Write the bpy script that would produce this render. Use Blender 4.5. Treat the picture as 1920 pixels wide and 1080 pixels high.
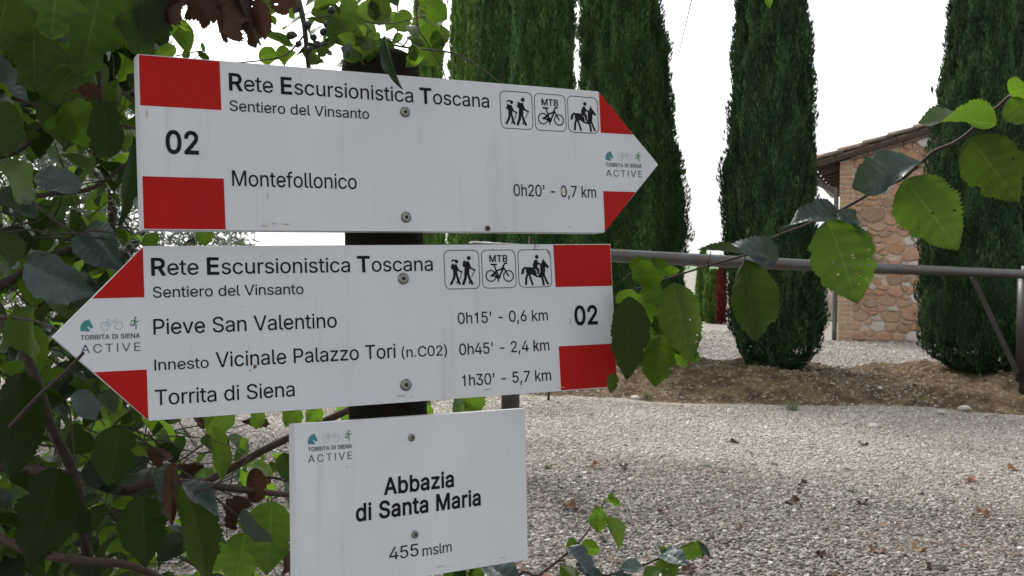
import bpy, math, random, json
import numpy as np
from mathutils import Matrix, Vector
R = math.radians
scene = bpy.context.scene
for o in list(bpy.data.objects): bpy.data.objects.remove(o)
C = scene.collection

# ------------------------------------------------------------------ camera
FPX, CAMH = 2100.0, 1.12
PITCH, ROLL = math.atan(40 / 2100), R(0.6)
cam_d = bpy.data.cameras.new('camera'); cam = bpy.data.objects.new('camera', cam_d); C.objects.link(cam)
cam_d.sensor_width = 36.0; cam_d.lens = FPX / 1920 * 36.0
cam_d.clip_start = 0.05; cam_d.clip_end = 3000
CM = Matrix.Translation((0, 0, CAMH)) @ Matrix.Rotation(math.pi / 2 - PITCH, 4, 'X') @ Matrix.Rotation(ROLL, 4, 'Z')
cam.matrix_world = CM
cam_d.dof.use_dof = True; cam_d.dof.focus_distance = 1.06; cam_d.dof.aperture_fstop = 38.0
scene.camera = cam

# ------------------------------------------------------------------ light
SUN_EL, SUN_AZ = 48.0, -28.0       # azimuth from +Y towards +X, degrees: the brighter sky lies behind the scene
world = bpy.data.worlds.new('World'); scene.world = world; world.use_nodes = True
wn = world.node_tree.nodes; wl = world.node_tree.links
for n in list(wn): wn.remove(n)
sky = wn.new('ShaderNodeTexSky'); sky.sky_type = 'NISHITA'; sky.sun_disc = False
sky.sun_elevation = R(SUN_EL); sky.sun_rotation = R(SUN_AZ)
sky.air_density = 1.0; sky.dust_density = 5.0; sky.ozone_density = 1.0
hsv = wn.new('ShaderNodeHueSaturation'); hsv.inputs['Saturation'].default_value = 0.22
bg = wn.new('ShaderNodeBackground'); bg.inputs['Strength'].default_value = 0.15
wo = wn.new('ShaderNodeOutputWorld')
wl.new(sky.outputs[0], hsv.inputs['Color']); 
cloud = wn.new('ShaderNodeMix'); cloud.data_type = 'RGBA'; cloud.inputs[0].default_value = .5; cloud.inputs[7].default_value = (4.4, 4.5, 4.6, 1)     # closed cloud cover over the clear-sky model
wl.new(hsv.outputs[0], cloud.inputs[6]); wl.new(cloud.outputs[2], bg.inputs['Color']); wl.new(bg.outputs[0], wo.inputs[0])
sd = bpy.data.lights.new('sun', 'SUN'); sd.energy = 1.5; sd.angle = R(14); sd.color = (1.0, 0.97, 0.92)
sun = bpy.data.objects.new('sun', sd); C.objects.link(sun)
sdir = Vector((math.sin(R(SUN_AZ)) * math.cos(R(SUN_EL)), math.cos(R(SUN_AZ)) * math.cos(R(SUN_EL)), math.sin(R(SUN_EL))))
sun.rotation_euler = sdir.to_track_quat('Z', 'Y').to_euler(); sun.location = (0, 0, 20)
vs = scene.view_settings
vs.view_transform = 'Standard'; vs.look = 'None'; vs.gamma = 1.0; vs.exposure = 1.22; vs.use_curve_mapping = False
scene.cycles.max_bounces = 8; scene.cycles.transparent_max_bounces = 8
scene.cycles.use_denoising = True

# ------------------------------------------------------------------ helpers
def at(px, py, d):
    """point of the place seen at photograph pixel (px, py), d metres in front of the camera"""
    return CM @ Vector(((px - 960) * d / FPX, -(py - 540) * d / FPX, -d))
def gp(px, py, z=0.0):
    """point on the ground seen at a pixel"""
    o = CM.translation; v = at(px, py, 1.0) - o
    return o + v * ((z - o.z) / v.z)
def tag(o, label=None, cat=None, group=None, kind=None):
    if label: o['label'] = label
    if cat: o['category'] = cat
    if group: o['group'] = group
    if kind: o['kind'] = kind
    return o
def empty(name, loc, rz=0.0):
    o = bpy.data.objects.new(name, None); C.objects.link(o); o.location = loc; o.rotation_euler.z = rz
    o.empty_display_size = 0.1
    WM[o.name] = Matrix.Translation(loc) @ Matrix.Rotation(rz, 4, 'Z')
    return o
def mesh(name, verts, faces, smooth=False):
    m = bpy.data.meshes.new(name); m.from_pydata([tuple(v) for v in verts], [], faces); m.update()
    if smooth: m.polygons.foreach_set('use_smooth', [True] * len(m.polygons))
    return m
def mesh_np(name, V, F, smooth=False):
    """V (n,3) float, F (m,k) int, all faces with k corners"""
    m = bpy.data.meshes.new(name); V = np.asarray(V, np.float32); F = np.asarray(F, np.int32); k = F.shape[1]
    m.vertices.add(len(V)); m.vertices.foreach_set('co', V.ravel())
    m.loops.add(F.size); m.loops.foreach_set('vertex_index', F.ravel())
    m.polygons.add(len(F)); m.polygons.foreach_set('loop_start', np.arange(len(F), dtype=np.int32) * k)
    if smooth: m.polygons.foreach_set('use_smooth', np.ones(len(F), bool))
    m.update(calc_edges=True)
    return m
WM = {}
def obj(name, me, mat=None, parent=None, mw=None):
    """link a mesh object; mw = its matrix in world space, parent = the thing or part it belongs to"""
    o = bpy.data.objects.new(name, me); C.objects.link(o)
    if mat is not None and not me.materials: me.materials.append(mat)
    mw = mw if mw is not None else Matrix()
    if parent is not None:
        o.parent = parent; o.matrix_basis = WM[parent.name].inverted() @ mw
    else: o.matrix_basis = mw
    WM[o.name] = mw
    return o
def catmull(P, k=6):
    P = [Vector(p) for p in P]; Q = [P[0] * 2 - P[1]] + P + [P[-1] * 2 - P[-2]]; out = []
    for i in range(1, len(Q) - 2):
        a, b, c, d = Q[i - 1:i + 3]
        for j in range(k):
            t = j / k
            out.append(0.5 * ((2 * b) + (c - a) * t + (2 * a - 5 * b + 4 * c - d) * t * t + (3 * b - a - 3 * c + d) * t ** 3))
    out.append(P[-1]); return out
def tube_data(P, r0, r1, sides=6, k=5, rough=0.0, rng=random):
    pts = catmull(P, k) if k > 1 else [Vector(p) for p in P]
    n = len(pts); V = []; F = []
    up = Vector((0.13, 0.31, 0.94))
    for i, p in enumerate(pts):
        t = (pts[min(i + 1, n - 1)] - pts[max(i - 1, 0)]).normalized()
        a = t.cross(up)
        if a.length < 1e-3: a = t.cross(Vector((1, 0, 0)))
        a.normalize(); b = t.cross(a)
        r = (r0 + (r1 - r0) * i / (n - 1)) * (1 + rough * (rng.random() - .5))
        for s in range(sides):
            th = 2 * math.pi * s / sides
            V.append(p + a * (math.cos(th) * r) + b * (math.sin(th) * r))
    for i in range(n - 1):
        for s in range(sides):
            F.append((i * sides + s, i * sides + (s + 1) % sides, (i + 1) * sides + (s + 1) % sides, (i + 1) * sides + s))
    F.append(tuple(range(sides))[::-1]); F.append(tuple(range((n - 1) * sides, n * sides)))
    return V, F
class MB:
    def __init__(s): s.V = []; s.F = []
    def add(s, V, F):
        o = len(s.V); s.V += [Vector(v) for v in V]; s.F += [tuple(i + o for i in f) for f in F]; return s
    def tube(s, P, r0, r1=None, sides=6, k=5, rough=0.0): return s.add(*tube_data(P, r0, r0 if r1 is None else r1, sides, k, rough))
    def box(s, a, b):
        x0, y0, z0 = a; x1, y1, z1 = b
        return s.add([(x0,y0,z0),(x1,y0,z0),(x1,y1,z0),(x0,y1,z0),(x0,y0,z1),(x1,y0,z1),(x1,y1,z1),(x0,y1,z1)],
                     [(0,3,2,1),(4,5,6,7),(0,1,5,4),(1,2,6,5),(2,3,7,6),(3,0,4,7)])
    def build(s, name, mat, parent=None, mw=None, smooth=False):
        return obj(name, mesh(name, s.V, s.F, smooth), mat, parent, mw)

# ------------------------------------------------------------------ materials
def new_mat(name):
    m = bpy.data.materials.new(name); m.use_nodes = True
    nt = m.node_tree; b = nt.nodes['Principled BSDF']
    return m, nt, b
def N(nt, t, **kw):
    n = nt.nodes.new(t)
    for k, v in kw.items():
        if k.startswith('i_'): n.inputs[k[2:].replace('_', ' ')].default_value = v
        else: setattr(n, k, v)
    return n
def ramp(nt, fac, stops):
    r = nt.nodes.new('ShaderNodeValToRGB'); e = r.color_ramp.elements
    while len(e) < len(stops): e.new(0.5)
    for x, (p, c) in zip(e, stops): x.position = p; x.color = (*c, 1) if len(c) == 3 else c
    nt.links.new(fac, r.inputs[0]); return r.outputs[0]
def noise(nt, scale, detail=4, rough=.55, coord='Object', vec=None, dim='3D'):
    tc = nt.nodes.new('ShaderNodeTexCoord'); n = nt.nodes.new('ShaderNodeTexNoise')
    n.inputs['Scale'].default_value = scale; n.inputs['Detail'].default_value = detail; n.inputs['Roughness'].default_value = rough
    nt.links.new(vec if vec is not None else tc.outputs[coord], n.inputs['Vector']); return n
def mix(nt, a, b, fac, mode='MIX'):
    m = nt.nodes.new('ShaderNodeMix'); m.data_type = 'RGBA'; m.blend_type = mode
    for s, v in ((6, a), (7, b), (0, fac)):
        if isinstance(v, (int, float)): m.inputs[s].default_value = v
        elif isinstance(v, tuple): m.inputs[s].default_value = (*v, 1)
        else: nt.links.new(v, m.inputs[s])
    return m.outputs[2]
def bump(nt, b, h, strength, dist):
    n = nt.nodes.new('ShaderNodeBump'); n.inputs['Strength'].default_value = strength; n.inputs['Distance'].default_value = dist
    nt.links.new(h, n.inputs['Height']); nt.links.new(n.outputs[0], b.inputs['Normal']); return n
def simple(name, col, rough=.6, var=.25, scale=30, metal=0.0, bmp=0.0, bdist=.002, spec=.5):
    m, nt, b = new_mat(name)
    n = noise(nt, scale, 6)
    dark = tuple(c * (1 - var) for c in col); lite = tuple(min(1, c * (1 + var)) for c in col)
    nt.links.new(ramp(nt, n.outputs[0], [(.3, dark), (.7, lite)]), b.inputs['Base Color'])
    b.inputs['Roughness'].default_value = rough; b.inputs['Metallic'].default_value = metal; b.inputs['Specular IOR Level'].default_value = spec
    if bmp: bump(nt, b, n.outputs[0], bmp, bdist)
    return m
def board_material():
    m, nt, b = new_mat('white_board_paint')
    big = noise(nt, 9, 5); fine = noise(nt, 160, 3)
    st = noise(nt, 38, 8, .7)
    base = mix(nt, (.545, .56, .605), (.605, .62, .66), ramp(nt, big.outputs[0], [(.35, (0,0,0)), (.65, (1,1,1))]))
    base = mix(nt, base, (.42, .40, .33), ramp(nt, st.outputs[0], [(.66, (0,0,0)), (.80, (.6,.6,.6))]))
    base = mix(nt, base, (.30, .28, .24), ramp(nt, noise(nt, 420, 2).outputs[0], [(.74, (0,0,0)), (.79, (.7,.7,.7))]))
    tc = N(nt, 'ShaderNodeTexCoord'); mp = N(nt, 'ShaderNodeMapping'); mp.inputs['Scale'].default_value = (60, 5, 5)
    nt.links.new(tc.outputs['Object'], mp.inputs[0])
    drip = noise(nt, 1.0, 6, .6, vec=mp.outputs[0])
    base = mix(nt, base, (.40, .40, .37), ramp(nt, drip.outputs[0], [(.58, (0,0,0)), (.8, (.5,.5,.5))]))
    nt.links.new(base, b.inputs['Base Color'])
    b.inputs['Roughness'].default_value = .42; b.inputs['Specular IOR Level'].default_value = .35
    bump(nt, b, fine.outputs[0], .05, .0005)
    return m
def red_material():
    m, nt, b = new_mat('red_vinyl')
    n = noise(nt, 14, 6); f = noise(nt, 300, 2)
    c = mix(nt, (.335, .008, .006), (.42, .011, .009), n.outputs[0])
    c = mix(nt, c, (.5, .2, .17), ramp(nt, f.outputs[0], [(.76, (0,0,0)), (.82, (.5,.5,.5))]))
    nt.links.new(c, b.inputs['Base Color']); b.inputs['Roughness'].default_value = .6; b.inputs['Specular IOR Level'].default_value = .12
    return m
def leaf_material(name, top, under, glow, tr=.42, rough=.42, vein=.5, spots=.3, nveins=10.0):
    """leaf blade: upper and lower side differ in colour, light shines through, veins from the UV (u across, v along)"""
    m, nt, b = new_mat(name); L = nt.links
    uv = N(nt, 'ShaderNodeTexCoord'); sep = N(nt, 'ShaderNodeSeparateXYZ'); L.new(uv.outputs['UV'], sep.inputs[0])
    def M(op, a, c=None, cl=False):
        n = N(nt, 'ShaderNodeMath', operation=op); n.use_clamp = cl
        for i, v in enumerate((a, c)):
            if v is None: continue
            if isinstance(v, (int, float)): n.inputs[i].default_value = v
            else: L.new(v, n.inputs[i])
        return n.outputs[0]
    au = M('ABSOLUTE', M('SUBTRACT', M('MULTIPLY', sep.outputs[0], 2.0), 1.0))
    mid = M('SUBTRACT', 1.0, M('DIVIDE', au, .035), True)
    ph = M('FRACT', M('MULTIPLY', M('SUBTRACT', sep.outputs[1], M('MULTIPLY', M('POWER', au, .85), .22)), nveins))
    side = M('SUBTRACT', 1.0, M('DIVIDE', M('ABSOLUTE', M('SUBTRACT', ph, .5)), .07), True)
    v = M('MAXIMUM', mid, M('MULTIPLY', side, .6))
    quilt = M('SINE', M('MULTIPLY', ph, 6.283))
    oi = N(nt, 'ShaderNodeObjectInfo'); geo = N(nt, 'ShaderNodeNewGeometry')
    nz = noise(nt, 3.0, 5, coord='UV'); sp = noise(nt, 7.0, 6, .7, coord='UV')
    tco = N(nt, 'ShaderNodeTexCoord')
    add = N(nt, 'ShaderNodeVectorMath', operation='ADD'); L.new(tco.outputs['UV'], add.inputs[0]); L.new(oi.outputs['Random'], add.inputs[1])
    sc2 = N(nt, 'ShaderNodeVectorMath', operation='SCALE'); L.new(add.outputs[0], sc2.inputs[0]); sc2.inputs[3].default_value = 5.3
    for q in (nz, sp): L.new(sc2.outputs[0], q.inputs['Vector'])
    col = mix(nt, top, under, geo.outputs['Backfacing'])
    col = mix(nt, col, (.09, .115, .045), M('MULTIPLY', v, vein * .55))
    hv = N(nt, 'ShaderNodeHueSaturation'); L.new(col, hv.inputs['Color'])
    L.new(M('ADD', .50, M('MULTIPLY', oi.outputs['Random'], .85)), hv.inputs['Value'])
    L.new(M('ADD', .478, M('MULTIPLY', M('FRACT', M('MULTIPLY', oi.outputs['Random'], 7.13)), .04)), hv.inputs['Hue'])
    c2 = mix(nt, hv.outputs[0], (.10, .055, .018), ramp(nt, sp.outputs[0], [(.64, (0,0,0)), (.74, (spots,)*3)]))
    c2 = mix(nt, c2, (0.0, 0.0, 0.0), M('MULTIPLY', M('SUBTRACT', nz.outputs[0], .35), .5, True))
    L.new(c2, b.inputs['Base Color']); b.inputs['Roughness'].default_value = rough; L.new(M('SUBTRACT', .5, M('MULTIPLY', geo.outputs['Backfacing'], .4)), b.inputs['Specular IOR Level'])
    bn = N(nt, 'ShaderNodeBump'); bn.inputs['Strength'].default_value = .6; bn.inputs['Distance'].default_value = .0008
    L.new(M('ADD', M('MULTIPLY', v, -.7), M('MULTIPLY', quilt, .12)), bn.inputs['Height']); L.new(bn.outputs[0], b.inputs['Normal'])
    t = N(nt, 'ShaderNodeBsdfTranslucent')
    g = mix(nt, mix(nt, glow, tuple(c * .55 for c in glow), M('MULTIPLY', side, .55)), tuple(min(1, c * 1.5 + .04) for c in glow), M('MULTIPLY', mid, .8))
    hv2 = N(nt, 'ShaderNodeHueSaturation'); L.new(g, hv2.inputs['Color'])
    L.new(M('ADD', .45, M('MULTIPLY', M('FRACT', M('MULTIPLY', oi.outputs['Random'], 3.7)), .95)), hv2.inputs['Value'])
    g2 = mix(nt, hv2.outputs[0], (.10, .05, .015), ramp(nt, sp.outputs[0], [(.64, (0,0,0)), (.74, (spots,)*3)]))
    L.new(g2, t.inputs['Color'])
    ms = N(nt, 'ShaderNodeMixShader'); ms.inputs[0].default_value = tr
    L.new(b.outputs[0], ms.inputs[1]); L.new(t.outputs[0], ms.inputs[2])
    L.new(ms.outputs[0], nt.nodes['Material Output'].inputs[0])
    return m
MAT = {}
MAT['board'] = board_material(); MAT['red'] = red_material()
MAT['ink'] = simple('black_print', (.006, .007, .013), .6, .2, 80, spec=.15)
MAT['teal'] = simple('teal_print', (.02, .19, .20), .5, .1, 80)
MAT['paleteal'] = simple('pale_teal_print', (.30, .42, .46), .5, .05, 80)
MAT['greenink'] = simple('green_print', (.03, .15, .03), .5, .1, 80)
MAT['logotext'] = simple('slate_print', (.045, .075, .105), .5, .1, 80)
MAT['steel'] = simple('weathered_steel', (.22, .22, .20), .38, .45, 500, .9, .3, .0004)
MAT['darksteel'] = simple('dark_socket', (.02, .02, .018), .5, .4, 300, .6)
MAT['grime'] = simple('brown_grime', (.09, .055, .03), .9, .4, 300)
MAT['palegrime'] = simple('yellowed_smear', (.42, .38, .27), .8, .2, 300)
MAT['leaf'] = leaf_material('broad_leaf', (.022, .042, .028), (.040, .064, .018), (.125, .235, .020), tr=.42)
MAT['leafsky'] = leaf_material('waxy_sky_tint_leaf', (.040, .066, .070), (.036, .060, .016), (.05, .10, .015), tr=.14, rough=.34, vein=.35)  # upper side painted with the blue of the reflected sky
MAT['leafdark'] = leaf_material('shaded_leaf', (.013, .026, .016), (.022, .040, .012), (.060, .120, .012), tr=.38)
MAT['leafyoung'] = leaf_material('young_leaf', (.045, .080, .018), (.06, .11, .018), (.18, .34, .022), tr=.5)
MAT['leafsmall'] = leaf_material('small_oval_leaf', (.025, .05, .02), (.05, .085, .028), (.13, .23, .02), tr=.45, nveins=5.0)
MAT['dead'] = leaf_material('withered_leaf', (.045, .024, .015), (.065, .036, .024), (.07, .028, .012), tr=.2, rough=.8, vein=.2, spots=.6)
MAT['deadred'] = leaf_material('dry_fallen_leaf', (.24, .13, .075), (.30, .19, .12), (.2, .1, .05), tr=.15, rough=.9, vein=.2)
MAT['olive'] = leaf_material('olive_leaf', (.10, .125, .09), (.26, .30, .26), (.16, .20, .12), tr=.35, vein=.1)
MAT['bark'] = simple('dark_bark', (.028, .019, .014), .85, .45, 120, 0, .8, .002)
MAT['redbark'] = simple('reddish_twig_bark', (.045, .024, .016), .7, .4, 150, 0, .6, .001)
MAT['twig'] = simple('thin_twig', (.05, .042, .03), .8, .35, 150)
MAT['berry'] = simple('dark_berry', (.010, .009, .014), .35, .3, 200)
def post_material():
    m, nt, b = new_mat('weathered_post_wood')
    tc = N(nt, 'ShaderNodeTexCoord'); mp = N(nt, 'ShaderNodeMapping'); mp.inputs['Scale'].default_value = (90, 90, 4)
    nt.links.new(tc.outputs['Object'], mp.inputs[0]); n = noise(nt, 1, 6, vec=mp.outputs[0])
    c = mix(nt, (.006, .005, .004), (.018, .015, .010), n.outputs[0])
    c = mix(nt, c, (.018, .024, .012), ramp(nt, noise(nt, 14, 4).outputs[0], [(.5, (0,0,0)), (.7, (.6,.6,.6))]))
    nt.links.new(c, b.inputs['Base Color']); b.inputs['Roughness'].default_value = 1.0; b.inputs['Specular IOR Level'].default_value = .08
    bump(nt, b, n.outputs[0], .7, .003); return m
MAT['post'] = post_material()
def pipe_material():
    m, nt, b = new_mat('worn_galvanised_pipe')
    n = noise(nt, 7, 8, .65); f = noise(nt, 60, 4)
    c = ramp(nt, n.outputs[0], [(.35, (.055, .055, .055)), (.55, (.042, .037, .034)), (.7, (.05, .030, .020))])
    nt.links.new(c, b.inputs['Base Color']); b.inputs['Metallic'].default_value = .35
    nt.links.new(ramp(nt, f.outputs[0], [(.3, (.35,)*3), (.7, (.6,)*3)]), b.inputs['Roughness'])
    bump(nt, b, f.outputs[0], .2, .001); return m
MAT['pipe'] = pipe_material()
def cypress_material(name, a, bcol, tr=.12):
    m, nt, b = new_mat(name)
    at_ = N(nt, 'ShaderNodeAttribute', attribute_name='tint')
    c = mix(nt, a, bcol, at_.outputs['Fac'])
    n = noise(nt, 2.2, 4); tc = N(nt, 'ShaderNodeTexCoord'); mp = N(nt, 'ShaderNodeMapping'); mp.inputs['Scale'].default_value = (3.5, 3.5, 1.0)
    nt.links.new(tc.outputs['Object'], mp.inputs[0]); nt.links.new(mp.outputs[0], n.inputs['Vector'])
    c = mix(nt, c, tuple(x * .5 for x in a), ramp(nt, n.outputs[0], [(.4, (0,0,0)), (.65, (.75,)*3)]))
    dry = noise(nt, 4.5, 5, .6); c = mix(nt, c, (.075, .052, .028), ramp(nt, dry.outputs[0], [(.64, (0,0,0)), (.72, (.55,)*3)]))     # dry brown sprays
    nt.links.new(c, b.inputs['Base Color']); b.inputs['Roughness'].default_value = .75; b.inputs['Specular IOR Level'].default_value = .2
    t = N(nt, 'ShaderNodeBsdfTranslucent'); nt.links.new(c, t.inputs['Color']); ms = N(nt, 'ShaderNodeMixShader'); ms.inputs[0].default_value = tr
    nt.links.new(b.outputs[0], ms.inputs[1]); nt.links.new(t.outputs[0], ms.inputs[2]); nt.links.new(ms.outputs[0], nt.nodes['Material Output'].inputs[0])
    return m
MAT['cyp'] = cypress_material('cypress_foliage', (.024, .060, .024), (.080, .150, .052), .22)
MAT['cyplight'] = cypress_material('young_cypress_foliage', (.085, .165, .030), (.20, .34, .08), .34)
MAT['cypmid'] = cypress_material('green_cypress_foliage', (.038, .095, .026), (.10, .205, .055), .26)
MAT['cypgreen'] = cypress_material('deep_green_cypress_foliage', (.028, .070, .020), (.085, .165, .042), .24)
MAT['redfol'] = cypress_material('red_shrub_foliage', (.12, .02, .02), (.2, .035, .03), .2)
def gravel_material(inst):
    m, nt, b = new_mat('gravel_stone' if inst else 'gravel_ground')
    tc = N(nt, 'ShaderNodeTexCoord')
    if inst:
        oi = N(nt, 'ShaderNodeObjectInfo'); fac = oi.outputs['Random']
    else:
        v = N(nt, 'ShaderNodeTexVoronoi'); v.inputs['Scale'].default_value = 62; nt.links.new(tc.outputs['Object'], v.inputs['Vector'])
        s = N(nt, 'ShaderNodeSeparateColor'); nt.links.new(v.outputs['Color'], s.inputs[0]); fac = s.outputs[0]
    c = ramp(nt, fac, [(0, (.045, .04, .036)), (.18, (.13, .115, .10)), (.35, (.27, .25, .22)), (.5, (.20, .195, .19)), (.62, (.32, .275, .23)), (.74, (.40, .375, .34)), (.86, (.20, .145, .115)), (.93, (.62, .60, .57))])
    c = mix(nt, c, (0, 0, 0), .28)  # near shade darkened into the stone colours
    geo = N(nt, 'ShaderNodeNewGeometry')
    big = noise(nt, .9, 5, vec=geo.outputs['Position'])
    # dusty track; the brighter light past the near shade is painted in with it
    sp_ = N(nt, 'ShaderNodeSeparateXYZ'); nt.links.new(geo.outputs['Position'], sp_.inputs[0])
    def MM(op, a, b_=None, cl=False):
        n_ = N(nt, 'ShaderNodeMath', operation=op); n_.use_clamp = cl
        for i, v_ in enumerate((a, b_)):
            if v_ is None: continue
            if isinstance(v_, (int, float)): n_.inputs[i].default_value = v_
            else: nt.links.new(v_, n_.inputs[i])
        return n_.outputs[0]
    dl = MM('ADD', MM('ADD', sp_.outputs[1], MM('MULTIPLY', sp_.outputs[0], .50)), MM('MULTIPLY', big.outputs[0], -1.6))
    lit_trk = MM('MULTIPLY', MM('DIVIDE', MM('SUBTRACT', dl, 5.35), 1.1, True), MM('SUBTRACT', 1.0, MM('MULTIPLY', MM('DIVIDE', MM('SUBTRACT', dl, 7.8), 2.5, True), .35)))
    c = mix(nt, c, (.50, .455, .395), MM('MULTIPLY', lit_trk, .58, True))
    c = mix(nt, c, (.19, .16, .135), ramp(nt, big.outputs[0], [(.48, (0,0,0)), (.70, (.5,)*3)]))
    if not inst:
        c = mix(nt, c, (.08, .07, .06), ramp(nt, v.outputs['Distance'], [(.35, (0,0,0)), (.6, (.8,)*3)]))
        c = mix(nt, c, (.15, .125, .10), .25)
        bump(nt, b, v.outputs['Distance'], -.8, .008)
    else:
        f = noise(nt, 3, 4, coord='Object'); c = mix(nt, c, (.13, .115, .10), ramp(nt, f.outputs[0], [(.5, (0,0,0)), (.75, (.5,)*3)]))
    nt.links.new(c, b.inputs['Base Color']); b.inputs['Roughness'].default_value = .85; b.inputs['Specular IOR Level'].default_value = .3
    return m
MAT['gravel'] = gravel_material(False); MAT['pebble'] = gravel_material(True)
def soil_material():
    m, nt, b = new_mat('bare_earth')
    n = noise(nt, 5, 8, .65); f = noise(nt, 45, 6, .7); v = N(nt, 'ShaderNodeTexVoronoi'); v.inputs['Scale'].default_value = 42
    tc = N(nt, 'ShaderNodeTexCoord'); nt.links.new(tc.outputs['Object'], v.inputs['Vector'])
    c = ramp(nt, n.outputs[0], [(.3, (.042, .028, .017)), (.48, (.085, .058, .033)), (.58, (.15, .11, .065)), (.66, (.085, .082, .028)), (.85, (.11, .062, .028))])
    c = mix(nt, c, (.04, .028, .018), ramp(nt, f.outputs[0], [(.55, (0,0,0)), (.75, (.7,)*3)]))
    s = N(nt, 'ShaderNodeSeparateColor'); nt.links.new(v.outputs['Color'], s.inputs[0])
    c = mix(nt, c, (.25, .21, .155), ramp(nt, s.outputs[0], [(.90, (0,0,0)), (.93, (.7,)*3)]))
    nt.links.new(c, b.inputs['Base Color']); b.inputs['Roughness'].default_value = .95; b.inputs['Specular IOR Level'].default_value = .15
    bump(nt, b, f.outputs[0], .9, .03); return m
MAT['soil'] = soil_material()
def wall_stone(name, cols, sc=9):
    m, nt, b = new_mat(name)
    oi = N(nt, 'ShaderNodeObjectInfo'); n = noise(nt, sc, 8, .65); f = noise(nt, 55, 5, .7)
    k = len(cols); c = ramp(nt, oi.outputs['Random'], [((i + .01) / k, q) for i, q in enumerate(cols)])
    c = mix(nt, c, (.44, .38, .30), ramp(nt, n.outputs[0], [(.48, (0,0,0)), (.75, (.6,)*3)]))
    c = mix(nt, c, tuple(x * .45 for x in cols[0]), ramp(nt, f.outputs[0], [(.52, (0,0,0)), (.75, (.6,)*3)]))
    nt.links.new(c, b.inputs['Base Color']); b.inputs['Roughness'].default_value = .92; b.inputs['Specular IOR Level'].default_value = .15
    bump(nt, b, f.outputs[0], .8, .012); return m
MAT['ochre'] = wall_stone('ochre_rubble_stone', [(.40, .235, .12), (.38, .20, .12), (.43, .29, .17), (.27, .19, .125), (.42, .24, .16)])
MAT['brick'] = wall_stone('fired_brick', [(.40, .225, .13), (.44, .28, .18), (.38, .24, .16)])
MAT['pale'] = wall_stone('pale_limestone', [(.48, .44, .38), (.55, .52, .48), (.44, .38, .31)])
MAT['mortar'] = simple('lime_mortar', (.48, .40, .31), .95, .2, 25, 0, .6, .01)
MAT['tile'] = wall_stone('roof_terracotta', [(.15, .105, .08), (.20, .14, .105), (.15, .125, .10)])
MAT['roofwood'] = simple('dark_rafter_wood', (.07, .045, .03), .85, .3, 20)
MAT['copper'] = simple('grey_painted_pipe', (.10, .095, .09), .5, .2, 10, .2)
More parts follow.
